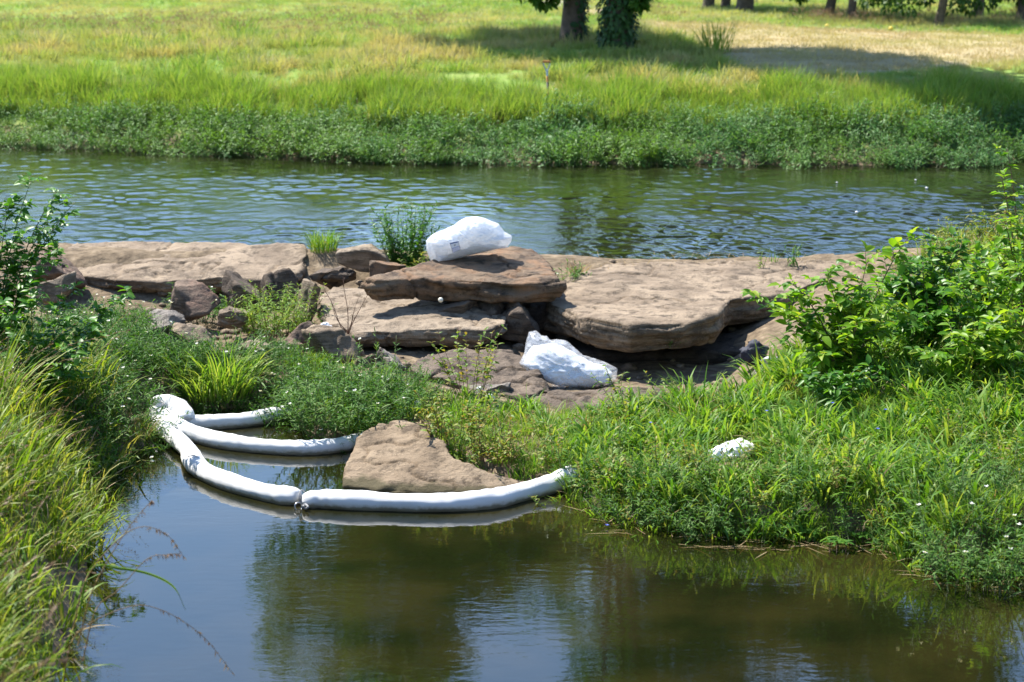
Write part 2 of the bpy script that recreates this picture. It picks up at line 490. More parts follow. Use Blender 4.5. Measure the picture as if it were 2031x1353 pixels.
_BANK = ([-30, -1.5, 0, .25, 1.0, 3.0, 5.0, 9.0, 15, 30, 60, 120, 300, 900], [-.5, -.25, .0, .12, .34, .78, 1.12, 1.40, 1.45, 1.42, 1.35, 1.8, 6, 20])

def hgt(x, y):
    x = np.asarray(x, float); y = np.asarray(y, float)
    shp = np.broadcast(x, y).shape
    x = np.broadcast_to(x, shp).ravel(); y = np.broadcast_to(y, shp).ravel()
    cols = np.stack([np.interp(y, _PY, _PROF[k]) for k in _PX], 1)
    xi = np.clip(np.interp(x, _PX, np.arange(len(_PX))), 0, len(_PX) - 1.0001)
    i = xi.astype(int); f = xi - i
    base = cols[np.arange(len(x)), i] * (1 - f) + cols[np.arange(len(x)), i + 1] * f
    P = np.stack([x, y, np.zeros_like(x)], 1)
    base = base + 0.05 * fbm(P * 1.3, 3, 5) + 0.02 * fbm(P * 5, 2, 9)
    d = poly_sdf(x, y, POOL)
    near = np.where(d < 0, np.maximum(-.6, d * .9), np.minimum(base, .015 + d * 1.1))
    yc = crest(x)
    near = np.where(y > yc - .15, np.maximum(-.2, np.minimum(base, .76 - (y - yc + .15) * 1.6)), near)
    s = y - shore(x)
    far = Z_UP + np.interp(s, *_BANK) + np.where(s > .3, 0.07 * fbm(P * .8, 3, 3) + .25 * np.clip(s / 25, 0, 1) * vnoise(P * .07, 2), 0)
    h = np.where(y > 32, far, near)
    return h.reshape(shp)

# dry mown field, painted by its own outline on the ground
DRY = np.array([[p.x, p.y] for p in [pix(a, b, 2.1) for a, b in [(1270, 52), (1420, 100), (1500, 122), (1640, 130), (1800, 119), (2031, 104), (2500, 80), (2500, 76), (2031, 71), (1800, 66), (1500, 58)]]])

def grid_axis(segs):
    r = []
    for a, b, st in segs:
        r.append(np.arange(a, b, st))
    return np.concatenate(r + [[segs[-1][1]]])

gx = grid_axis([(-400, -60, 20), (-60, -16, 2.0), (-16, -7, .5), (-7, 7, .11), (7, 16, .5), (16, 60, 2.0), (60, 400, 20)])
gy = grid_axis([(-40, 6, 2.0), (6, 29, .11), (29, 36, .6), (36, 48, .25), (48, 75, .7), (75, 160, 4), (160, 900, 40)])
GX, GY = np.meshgrid(gx, gy)
GZ = hgt(GX, GY)
nx_, ny_ = len(gx), len(gy)
idx = np.arange(nx_ * ny_).reshape(ny_, nx_)
acc = Acc()
acc.add(np.stack([GX, GY, GZ], -1).reshape(-1, 3), quads=np.stack([idx[:-1, :-1], idx[:-1, 1:], idx[1:, 1:], idx[1:, :-1]], -1).reshape(-1, 4))

def ground_mat():
    m, nt, out = new_mat('ground_soil_and_turf')
    L = nt.links
    g = nd(nt, 'ShaderNodeNewGeometry')
    def noise(scale, det=5.0, vec=None):
        n = nd(nt, 'ShaderNodeTexNoise', i_Scale=scale, i_Detail=det, i_Roughness=.6); L.new(vec or g.outputs['Position'], n.inputs['Vector']); return n.outputs['Fac']
    a = nd(nt, 'ShaderNodeAttribute', attribute_name='dry'); b = nd(nt, 'ShaderNodeAttribute', attribute_name='turf')
    st = nd(nt, 'ShaderNodeMapping'); st.inputs['Scale'].default_value = (.25, 1.0, 1.0); st.inputs['Rotation'].default_value = (0, 0, -.06); L.new(g.outputs['Position'], st.inputs['Vector'])
    gr = ramp(nt, [(.35, (.13, .25, .045)), (.5, (.21, .33, .075)), (.66, (.34, .37, .14))]); L.new(noise(1.1, 8.0), gr.inputs[0])
    gr2 = ramp(nt, [(.35, (.10, .21, .03)), (.65, (.24, .30, .07))]); L.new(noise(.12, 4.0, st.outputs[0]), gr2.inputs[0])
    turf = mixc(nt, .5, gr.outputs[0], gr2.outputs[0])
    tn = ramp(nt, [(.3, (.32, .27, .13)), (.5, (.42, .35, .20)), (.7, (.49, .41, .26))]); L.new(noise(1.3, 8.0, st.outputs[0]), tn.inputs[0])
    so = ramp(nt, [(.35, (.10, .075, .05)), (.6, (.21, .16, .105)), (.72, (.30, .235, .16))]); L.new(noise(7, 8.0), so.inputs[0])
    dj = nd(nt, 'ShaderNodeMath', operation='MULTIPLY_ADD'); L.new(noise(1.5, 4.0), dj.inputs[0]); dj.inputs[1].default_value = .5; L.new(a.outputs['Fac'], dj.inputs[2])
    dr = ramp(nt, [(.62, (0, 0, 0)), (.86, (1, 1, 1))]); L.new(dj.outputs[0], dr.inputs[0])
    c = mixc(nt, b.outputs['Fac'], so.outputs[0], turf)
    c = mixc(nt, dr.outputs[0], c, tn.outputs[0])
    p = nd(nt, 'ShaderNodeBsdfPrincipled', i_Roughness=.95); p.inputs['Specular IOR Level'].default_value = .1
    L.new(c, p.inputs['Base Color'])
    bp = nd(nt, 'ShaderNodeBump', i_Strength=.8, i_Distance=.06); L.new(noise(9, 8.0), bp.inputs['Height']); L.new(bp.outputs[0], p.inputs['Normal'])
    L.new(p.outputs[0], out.inputs[0])
    return m

M['ground'] = ground_mat()
me = acc.mesh('ground', [M['ground']])
dsd = -poly_sdf(GX.ravel(), GY.ravel(), DRY)
at_ = me.attributes.new('dry', 'FLOAT', 'POINT'); at_.data.foreach_set('value', np.clip(.5 + dsd / 1.6, 0, 1).astype(np.float32))
at_ = me.attributes.new('turf', 'FLOAT', 'POINT'); at_.data.foreach_set('value', np.clip((GY.ravel() - shore(GX.ravel()) - .5) / .6, 0, 1).astype(np.float32))
tag(link('ground', me), kind='structure')

# ------------------------------------------------------------------ water
def wave_sheet(name, x0, x1, y0f, y1f, z, step, amp, m):
    xs = np.arange(x0, x1 + step, step)
    ny = int((y1f(xs).max() - y0f(xs).min()) / step)
    t = np.linspace(0, 1, ny)[:, None]
    X = np.broadcast_to(xs[None], (ny, len(xs))); Y = y0f(xs)[None] * (1 - t) + y1f(xs)[None] * t
    P = np.stack([X.ravel(), Y.ravel(), np.zeros(X.size)], 1)
    fade = .45 + .55 * np.clip((42 - P[:, 1]) / 12, 0, 1)
    rot = np.stack([P[:, 0] * .97 + P[:, 1] * .24, -P[:, 0] * .24 + P[:, 1] * .97, P[:, 2]], 1)
    big = (.65 + .5 * vnoise(P * .35, 4)) * np.interp(P[:, 0], [-4, 1, 4], [.75, 1.1, 2.0])
    H = amp * fade * big * (fbm(rot * np.array([5.6, 4.4, 1]), 2, 21, .4) + .38 * fbm(rot * np.array([1.1, 2.2, 1]), 2, 31, .4))
    idx = np.arange(X.size).reshape(X.shape)
    a = Acc()
    a.add(np.stack([P[:, 0], P[:, 1], z + H], 1), quads=np.stack([idx[:-1, :-1], idx[:-1, 1:], idx[1:, 1:], idx[1:, :-1]], -1).reshape(-1, 4))
    return link(name, a.mesh(name, [m]))

M['river'] = water_mat('river_water', (.010, .014, .004), [((14, 22, 1), .34, .012, 3.0)], .03, 1.0, 1.45, (.018, .022, .007))
M['pool'] = water_mat('pool_water', (.007, .0085, .0025), [((4.5, 11, 1), .16, .008, 2.0), ((15, 36, 1), .10, .003, 2.0)], .012, 1.0, 1.5, (.018, .016, .0045))
river = wave_sheet('river_water', -13, 15, lambda x: crest(x) - .1, lambda x: shore(x) + .25, Z_UP, .040, .021, M['river'])
tag(river, kind='structure')
a = Acc()
xs = np.linspace(-7, 10.2, 60); ys = np.linspace(7.6, 22, 60)
X, Y = np.meshgrid(xs, ys); idx = np.arange(3600).reshape(60, 60)
a.add(np.stack([X, Y, np.zeros_like(X)], -1).reshape(-1, 3), quads=np.stack([idx[:-1, :-1], idx[:-1, 1:], idx[1:, 1:], idx[1:, :-1]], -1).reshape(-1, 4))
tag(link('pool_water', a.mesh('pool_water', [M['pool']])), kind='structure')

# ------------------------------------------------------------------ rocks
def worley(P, seed=0):
    i = np.floor(P).astype(np.int64); best = np.full(len(P), 9.0); sec = np.full(len(P), 9.0)
    for dx in (-1, 0, 1):
        for dy in (-1, 0, 1):
            for dz in (-1, 0, 1):
                c = i + np.array([dx, dy, dz])
                o = np.stack([_hash(c[:, 0], c[:, 1], c[:, 2], seed + k) * .5 + .5 for k in (0, 51, 97)], 1)
                d = np.linalg.norm(c + o - P, axis=1)
                sec = np.minimum(sec, np.maximum(best, d)); best = np.minimum(best, d)
    return best, sec

def finish_rock(name, V, N, F_t, F_q, m, label, group=None, amp=.03, strata=.0, seed=0, sz=1.0):
    up = np.abs(N[:, 2])
    P = V + seed * 3.7
    side = np.clip(1.3 - up * 1.25, 0, 1)
    d = amp * fbm(P * (1.6 / sz), 4, seed) + amp * .30 * fbm(P * 9, 3, seed + 5)
    f1, f2 = worley(P * (2.6 / sz) + .3 * fbm(P * 4, 2, seed)[:, None], seed)
    d = d - amp * 1.0 * (f1 - .45)                        # chipped faces
    if strata:
        warp = .55 * fbm(P * np.array([.8, .8, .5]), 2, seed + 9) + .12 * fbm(P * 5, 2, seed + 4)
        zz = P[:, 2] * 13 + warp * 3
        k = np.floor(zz); fr = zz - k
        lat = vnoise(np.stack([P[:, 0] * 1.7, P[:, 1] * 1.7, k * 3.1], 1), seed + 6)      # each bed stands out by its own amount
        nxt = vnoise(np.stack([P[:, 0] * 1.7, P[:, 1] * 1.7, (k + 1) * 3.1], 1), seed + 6)
        w = np.clip((fr - .8) / .2, 0, 1)
        d = d + strata * .75 * (lat * (1 - w) + nxt * w) * side
        d = d - strata * .55 * np.exp(-((fr - .9) / .09) ** 2) * side * np.clip(.5 + 1.2 * vnoise(P * 2.2, seed + 2), 0, 1)
        # partings on the upper face
        st = fbm(P * np.array([1.0, 2.6, 1.0]), 4, seed + 21)
        d = d + strata * .10 * np.clip((st + .02) / .05, -1, 1) * (1 - side)
    rid = 1 - np.abs(fbm(P * np.array([1.0, 1.0, 2.0]), 4, seed + 13))
    d = d - amp * 1.1 * np.clip((rid - .965) / .035, 0, 1)
    V = V + N * d[:, None]
    c = V.mean(0); c[2] = V[:, 2].min()
    a = Acc()
    a.add(V - c, F_t, F_q)
    o = link(name, a.mesh(name, [m]), None, c)
    return tag(o, label, 'rock', group)

def slab(name, label, top, thick, m, taper=.9, amp=.03, strata=.03, seed=0, voxel=.035, smooth=4, shift=(0, 0), zbot=None, group=None):
    """rock from the outline of its upper face [(px, py, z)], with real thickness below"""
    T = [pix(*t) for t in top]
    cen = sum(T, Vector()) / len(T)
    bm = bmesh.new()
    tv = [bm.verts.new(p) for p in T]
    mids, bots = [], []
    for p in T:
        q = p + (p - cen).to_2d().to_3d() * .03
        mids.append(bm.verts.new((q.x, q.y, p.z - thick * .45)))
        b = cen + (p - cen) * taper
        bots.append(bm.verts.new((b.x + shift[0], b.y + shift[1], (p.z - thick) if zbot is None else zbot)))
    n = len(T)
    bm.faces.new(tv)
    bm.faces.new(list(reversed(bots)))
    for i in range(n):
        j = (i + 1) % n
        bm.faces.new([tv[j], tv[i], mids[i], mids[j]])
        bm.faces.new([mids[j], mids[i], bots[i], bots[j]])
    bmesh.ops.recalc_face_normals(bm, faces=bm.faces)
    bmesh.ops.triangulate(bm, faces=bm.faces)
    me = bpy.data.meshes.new('tmp'); bm.to_mesh(me); bm.free()
    o = bpy.data.objects.new('tmp', me); C.objects.link(o)
    r = o.modifiers.new('r', 'REMESH'); r.mode = 'VOXEL'; r.voxel_size = voxel
    s = o.modifiers.new('s', 'SMOOTH'); s.iterations = smooth; s.factor = .5
    dg = bpy.context.evaluated_depsgraph_get()
    ev = o.evaluated_get(dg); em = ev.to_mesh()
    V = np.empty(len(em.vertices) * 3); em.vertices.foreach_get('co', V); V = V.reshape(-1, 3)
    N = np.empty(len(em.vertices) * 3); em.vertices.foreach_get('normal', N); N = N.reshape(-1, 3)
    tot = np.empty(len(em.polygons), int); em.polygons.foreach_get('loop_total', tot)
    li = np.empty(len(em.loops), int); em.loops.foreach_get('vertex_index', li)
    stt = np.empty(len(em.polygons), int); em.polygons.foreach_get('loop_start', stt)
    Q = li[stt[tot == 4][:, None] + np.arange(4)] if (tot == 4).any() else None
    Tt = li[stt[tot == 3][:, None] + np.arange(3)] if (tot == 3).any() else None
    ev.to_mesh_clear()
    bpy.data.objects.remove(o); bpy.data.meshes.remove(me)
    return finish_rock(name, V, N, Tt, Q, m, label, group, amp, strata, seed)

_ICO = {}
def ico(sub):
    if sub not in _ICO:
        bm = bmesh.new(); bmesh.ops.create_icosphere(bm, subdivisions=sub, radius=1)
        bm.verts.ensure_lookup_table()
        _ICO[sub] = (np.array([v.co[:] for v in bm.verts]), np.array([[v.index for v in f.verts] for f in bm.faces])); bm.free()
    return _ICO[sub]

def stone(name, label, box, Y, depth, m, seed, tilt=(0, 0, 0), planes=17, amp=.05, sub=5, group=None, cat='rock', strata=.0):
    """chipped stone that fills the pixel box (x0, y0, x1, y1) at depth Y"""
    x0, y0, x1, y1 = box
    y1 = y1 + (y1 - y0) * .45                        # the lower part sits in the ground
    rng = np.random.default_rng(seed)
    D, F = ico(sub)
    nrm = unit(rng.normal(size=(planes, 3))); dist = rng.uniform(.46, .95, planes)
    dt = D @ nrm.T
    rr = np.where(dt > .05, dist[None] / np.maximum(dt, .05), 9)
    k = 90.0                                          # soft minimum gives slightly worn edges
    r = -np.log(np.exp(-k * np.minimum(rr, 1.6)).sum(1)) / k
    V = D * np.clip(r, .35, 1.25)[:, None]
    R = np.array(Euler([math.radians(t) for t in tilt]).to_matrix())
    w = (x1 - x0) / FPX * Y; h = (y1 - y0) / FPX * Y
    V = V / (np.abs(V).max(0)) * np.array([w / 2, depth / 2, max(h, .06) / 2])
    V = V @ R.T
    mn, mx = V.min(0), V.max(0)
    V = (V - (mn + mx) / 2)
    V[:, 0] *= w / (mx[0] - mn[0]); V[:, 2] *= h * 1.02 / (mx[2] - mn[2])
    c = pixd((x0 + x1) / 2, (y0 + y1) / 2, Y)
    V = V + np.array(c)
    bmn = np.zeros_like(V)
    f = np.cross(V[F[:, 1]] - V[F[:, 0]], V[F[:, 2]] - V[F[:, 0]])
    for j in range(3): np.add.at(bmn, F[:, j], f)
    return finish_rock(name, V, unit(bmn), F, None, m, label, group, amp * min(w, h) * 1.2, strata, seed, max(.3, min(w, 1)))

# the two big pieces of the weir crest
slab('weir_slab', 'long smooth sandy slab along the river edge, left of the gap', [(120, 500, .70), (150, 480, .78), (300, 477, .82), (420, 480, .83), (500, 483, .82), (605, 484, .80), (612, 500, .78), (590, 540, .64), (520, 556, .58), (420, 552, .60), (330, 556, .56), (230, 553, .56), (150, 545, .56)], .24, M['rock'], .80, .035, .06, 3, .030, 6)
slab('rock_slab', 'broad flat slab with deep dark overhang beside the right-hand bush', [(1075, 575, .72), (1120, 548, .76), (1200, 524, .80), (1400, 516, .80), (1690, 516, .82), (1640, 552, .74), (1560, 582, .70), (1450, 592, .68), (1420, 622, .70), (1360, 638, .70), (1250, 645, .70), (1160, 628, .70), (1090, 600, .68)], .34, M['rock'], .97, .028, .07, 11, .026, 4)
slab('rock_slab', 'thin rough ledge under the broad overhanging slab', [(1080, 640, .40), (1130, 600, .42), (1300, 580, .42), (1480, 596, .42), (1440, 632, .42), (1380, 664, .40), (1300, 680, .40), (1180, 668, .40)], .13, M['rock'], .93, .03, .06, 14, .026, 2)
# slab that carries the labelled bag
slab('rock_slab', 'thick tilted brown slab that carries the white bag with the label', [(722, 553, .98), (780, 540, 1.01), (880, 512, 1.06), (1000, 489, 1.10), (1055, 490, 1.10), (1085, 516, 1.05), (1110, 556, .98), (1070, 562, .97), (950, 558, .96), (820, 556, .96), (745, 558, .97)], .24, M['rock_rust'], .95, .04, .085, 21, .020, 3)
slab('rock_slab', 'pale flat slab below and left of the tilted slab', [(630, 590, .58), (660, 568, .62), (760, 570, .64), (900, 590, .64), (1010, 612, .60), (1005, 640, .56), (960, 655, .54), (850, 652, .53), (770, 655, .52), (700, 658, .50), (650, 640, .52)], .22, M['rock_pale'], .9, .04, .065, 27, .024, 3)
slab('rock', 'broad dark cracked rock left of the crumpled clear bag', [(808, 725, .34), (850, 700, .40), (920, 690, .42), (1020, 692, .42), (1060, 712, .38), (1085, 772, .26), (1040, 790, .2), (960, 776, .22), (880, 752, .26), (825, 742, .28)], .34, M['rock_dark'], 1.0, .06, .06, 33, .026, 3)
slab('rock', 'long low rock behind the grass, under the crumpled clear bag', [(1035, 790, .20), (1100, 772, .26), (1240, 764, .28), (1400, 768, .28), (1500, 775, .26), (1490, 805, .20), (1350, 820, .17), (1200, 824, .15), (1080, 815, .14)], .25, M['rock_dark'], 1.0, .04, .03, 37, .035, 4)
slab('rock', 'shaded rock lying deep under the overhanging slab', [(1100, 670, .22), (1250, 650, .24), (1400, 650, .24), (1510, 670, .24), (1500, 694, .2), (1300, 700, .2), (1130, 698, .2)], .35, M['rock_shade'], 1.0, .04, .04, 41, .045, 4)
slab('rock', 'added shade-dark rock blocking light in the hollow behind the stones under the tilted slab', [(840, 585, .66), (900, 572, .70), (1080, 572, .70), (1110, 600, .60), (1060, 612, .60), (860, 604, .62)], .5, M['rock_shade'], 1.0, .04, .04, 43, .04, 3)  # added to stop light leaking between the stones; shade is in its colour
slab('boulder', 'big rounded tan boulder at the water edge between the white booms', [(678, 962, .03), (684, 915, .13), (705, 868, .24), (745, 841, .32), (800, 831, .36), (840, 842, .36), (880, 872, .32), (900, 905, .24), (960, 930, .18), (1045, 952, .10), (1040, 970, .05), (950, 976, .03), (850, 976, .02), (750, 972, .02)],   .5, M['boulder'], 1.03, .028, .03, 47, .024, 5)
slab('rock', 'slanted tan rock half hidden behind the right-hand bush', [(1512, 690, .30), (1560, 640, .46), (1640, 600, .62), (1720, 590, .66), (1760, 640, .56), (1640, 700, .40), (1560, 712, .30)], .4, M['rock_pale'], 1.0, .03, .03, 53, .04, 4)
STONES = [
    ('purplish brown rock behind the leafy shrub at the left edge', (25, 492, 168, 562), 25.6, 1.0, 'rock_red', (5, 8, 20)),
    ('flat tan rock below the end of the long sandy slab', (70, 540, 152, 582), 24.6, .7, 'rock_pale', (10, -8, 5)),
    ('low reddish rock with a flat top under the long sandy slab', (335, 560, 442, 612), 24.2, .7, 'rock_red', (8, -10, 10)),
    ('dark wedge of rock leaning up to the right, beside the yellowish weed', (438, 538, 528, 618), 24.3, .6, 'rock_dark', (0, -32, 10)),
    ('dark angular rock with a pointed top above the yellowish weed', (512, 535, 596, 598), 24.6, .6, 'rock_dark', (10, -15, 30)),
    ('pale slanted stone right of the pointed dark rock', (575, 552, 642, 640), 24.0, .6, 'rock_pale', (15, 30, 0)),
    ('flat pale stone at the river edge left of the bushy plant', (668, 486, 778, 526), 26.0, .7, 'rock_pale', (6, 6, 0)),
    ('worn grey block like an old log in the gap of the weir', (612, 522, 712, 562), 25.2, .6, 'rock_dark', (0, 5, 10)),
    ('thin layered stone between the pale stone and the tilted slab', (730, 514, 806, 544), 25.3, .5, 'rock_rust', (4, -8, 0)),
    ('tilted triangular brown rock under the bare twigs', (604, 645, 730, 752), 22.4, .7, 'rock', (20, -38, 10)),
    ('grey knobbly rock between the bare twigs and the dark cracked rock', (736, 688, 816, 765), 22.0, .6, 'rock_grey', (0, -20, 40)),
    ('small rusty rock left of the white paper scrap', (568, 636, 626, 694), 22.9, .4, 'rock_red', (0, 20, 0)),
    ('small pink stone below the small rusty rock', (556, 668, 606, 716), 22.6, .4, 'rock_red', (0, -25, 30)),
    ('pale grey rugged rock among the weeds on the left', (280, 612, 378, 668), 22.7, .6, 'rock_grey', (0, 8, 0)),
    ('brown rock in front of the pale grey rugged rock', (322, 640, 424, 692), 22.3, .6, 'rock', (0, 12, 10)),
    ('yellowish stone among weeds below the yellowish weed', (474, 674, 538, 718), 22.0, .5, 'rock_pale', (0, -15, 0)),
    ('small brown stone peeking from weeds left of the bright grass clump', (284, 702, 332, 738), 21.7, .3, 'rock', (0, 0, 20)),
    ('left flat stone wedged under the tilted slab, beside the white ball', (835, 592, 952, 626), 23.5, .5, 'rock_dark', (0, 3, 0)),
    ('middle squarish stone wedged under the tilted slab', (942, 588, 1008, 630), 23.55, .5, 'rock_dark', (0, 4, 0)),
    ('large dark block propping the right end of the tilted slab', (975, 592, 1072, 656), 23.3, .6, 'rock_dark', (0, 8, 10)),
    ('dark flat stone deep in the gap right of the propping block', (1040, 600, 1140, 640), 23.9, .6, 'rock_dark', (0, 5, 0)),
    ('grey stone at the foot of the right-hand bush by the dark cloth', (1484, 722, 1566, 768), 21.9, .5, 'rock_grey', (0, -8, 10)),
    ('tan stone beside dry grass at the right end of the long low rock', (1440, 752, 1540, 800), 21.3, .6, 'rock_pale', (0, 10, 0)),
    ('tan rock at the river edge behind the far right bushes', (1902, 468, 2020, 520), 25.6, 1.0, 'rock', (0, 6, 0)),
    ('crumbly stone beside the foot of the crumpled clear bag', (930, 750, 1016, 796), 21.1, .4, 'rock_grey', (0, 10, 30)),
    ('brown stone below the grey knobbly rock', (690, 700, 756, 760), 22.1, .4, 'rock', (0, 30, 0)),
    ('low tan stone beside the dark wedge of rock', (430, 606, 492, 636), 23.4, .5, 'rock_pale', (0, 5, 0)),
]
for i, (lab, box, Y, dep, mt, tl) in enumerate(STONES):
    stone('rock', lab, box, Y, dep, M[mt], 100 + i * 7, tl, amp=.10 if 'grey' in lab or 'crumbly' in lab else .06)

# small clods and pebbles that fill the gaps of the weir
a = Acc()
D4, F4 = ico(2)
for k in range(420):
    px, py = RNG.uniform(40, 1500), RNG.uniform(545, 790)
    p = pix(px, py, .35); z = float(hgt(p.x, p.y)); p = pix(px, py, z); z = float(hgt(p.x, p.y))
    if z < .05 or (px < 640 and py < 600): continue
    s = RNG.uniform(.02, .075) * (1.4 if RNG.random() < .15 else 1)
    V = D4 * (s * np.array([1, RNG.uniform(.7, 1.2), .6])) * (1 + .3 * vnoise(D4 * 1.7 + k, 3))[:, None]
    a.add(V + np.array([p.x, p.y, z + s * .2]), F4)
tag(link('rubble', a.mesh('rubble', [M['rock']])), 'small loose stones and clods between the rocks of the weir', 'rubble', kind='stuff')

# ------------------------------------------------------------------ plants: prototypes for the uncountable masses
PROTO = {}
def proto(name, build, n):
    col = bpy.data.collections.new(name)
    for k in range(n):
        a = Acc(); mats = build(a)
        o = bpy.data.objects.new('%s_%02d' % (name, k), a.mesh(name, mats)); col.objects.link(o)
    PROTO[name] = col
    return col

def disk(n, r):
    an = RNG.uniform(0, 2 * math.pi, n); rr = r * np.sqrt(RNG.random(n))
    return np.stack([rr * np.cos(an), rr * np.sin(an), np.zeros(n)], 1), an

def tuft(n, r, L, W, lean=(0, .5), droop=(.2, 1.1), m='grass_near', k=5, dry=0, seeds=0):
    def b(a):
        P, an = disk(n, r)
        ln = RNG.uniform(.55, 1.0, n) * L
        blades(a, P, an + RNG.normal(0, .8, n), RNG.uniform(*lean, n), ln, W * RNG.uniform(.7, 1.2, n), RNG.uniform(*droop, n), k, 0)
        if dry:
            P, an = disk(dry, r)
            blades(a, P, RNG.uniform(0, 6.28, dry), RNG.uniform(.2, 1.0, dry), RNG.uniform(.4, .9, dry) * L, W * .7, RNG.uniform(.2, 1.4, dry), k, 1)
        if seeds:
            P, an = disk(seeds, r)
            l2 = lines(P, an, RNG.uniform(.1, .6, seeds), L * RNG.uniform(.95, 1.3, seeds), RNG.uniform(.2, .8, seeds), 6)
            tubes(a, l2, .0022, .001, 3, 1)
            tip = l2[:, -1]; dr = l2[:, -1] - l2[:, -2]
            for s_ in range(9):
                q = tip - dr * RNG.uniform(-.2, 1.3, seeds)[:, None]
                leaves(a, q, dr + RNG.normal(0, .05, (seeds, 3)), RNG.normal(size=(seeds, 3)), .05, .011, .2, 0, 2, simple=True)
        return [M[m], M['grass_dry'], M['seed']]
    return b

def weed(ns, r, H, leafL, ratio, pairs, m='weed', lean=(.1, .7), flowers=0, stem='stem', top=.25, elev=.5):
    def b(a):
        P, an = disk(ns, r)
        l = lines(P, an + RNG.normal(0, .5, ns), RNG.uniform(*lean, ns), H * RNG.uniform(.7, 1.1, ns), RNG.uniform(-.2, .5, ns), 6)
        tubes(a, l, .004, .002, 3, 1)
        for j in range(pairs):
            t = top + (1 - top) * (j + RNG.random(ns)) / pairs
            t = np.clip(t, 0, 1) * 5 * .999
            i0 = t.astype(int); f = (t - i0)[:, None]
            q = l[np.arange(ns), i0] * (1 - f) + l[np.arange(ns), np.minimum(i0 + 1, 5)] * f
            base = RNG.uniform(0, 6.28, ns)
            for s_ in (0, math.pi):
                aa = base + s_ + RNG.normal(0, .3, ns)
                el = RNG.normal(elev, .35, ns)
                D = np.stack([np.cos(aa) * np.cos(el), np.sin(aa) * np.cos(el), np.sin(el)], 1)
                Ls = leafL * RNG.uniform(.6, 1.15, ns) * (1 - .35 * t / 5)
                leaves(a, q, D, np.tile([0, 0, 1.], (ns, 1)) + RNG.normal(0, .25, (ns, 3)), Ls, Ls * ratio, .3, .12, 0)
        if flowers and (flowers > 1 or RNG.random() < .3):
            w = RNG.choice(ns, min(flowers, ns), False)
            q = l[w, -1]
            for s_ in range(7):
                aa = RNG.uniform(0, 6.28, len(w))
                D = np.stack([np.cos(aa), np.sin(aa), RNG.uniform(.2, 1.2, len(w))], 1)
                leaves(a, q, D, np.tile([0, 0, 1.], (len(w), 1)), .026, .018, .1, 0, 2, simple=True)
        return [M[m], M[stem], M['petal']]
    return b

proto('shore_tuft', tuft(46, .16, .62, .011, (0, .35), (.2, 1.0), 'grass_shore', 4, 6), 4)
proto('bank_tuft', tuft(50, .20, .34, .011, (.05, .6), (.3, 1.3), 'grass_far', 4, 6), 4)
proto('meadow_tuft', tuft(44, .26, .17, .014, (.1, .8), (.3, 1.0), 'grass_meadow', 3, 4), 3)
proto('meadow_seed_tuft', tuft(22, .22, .30, .010, (0, .4), (.1, .6), 'grass_meadow', 3, 14, 6), 3)
proto('far_weed', weed(12, .22, .34, .095, .24, 7, 'weed_far', (.1, .9)), 4)
proto('broad_tuft', tuft(16, .10, .56, .029, (.05, .5), (.5, 1.7), 'grass_near', 6, 1), 5)
proto('fine_tuft', tuft(34, .12, .34, .009, (.05, .6), (.3, 1.2), 'grass_near', 5, 4), 4)
proto('near_weed', weed(7, .13, .36, .11, .17, 8, 'weed_grey', (.1, .7), 0), 4)
proto('mid_weed', weed(5, .10, .46, .10, .30, 9, 'weed_yellow', (.05, .6), 0), 4)
proto('dead_tuft', tuft(9, .12, .40, .008, (.1, .9), (.2, 1.5), 'grass_dry', 5), 3)
proto('stubble_tuft', tuft(40, .30, .10, .012, (.1, .9), (.2, .8), 'grass_stubble', 3), 3)
proto('left_weed', weed(8, .15, .42, .105, .18, 9, 'weed', (.1, .7), 1), 5)
proto('left_tuft', tuft(15, .11, 1.0, .026, (.05, .55), (.3, 1.2), 'grass_olive', 8, 0, 2), 5)
proto('left_tuft_low', tuft(14, .16, .6, .024, (.1, .8), (.5, 1.6), 'grass_olive', 6, 1, 0), 4)

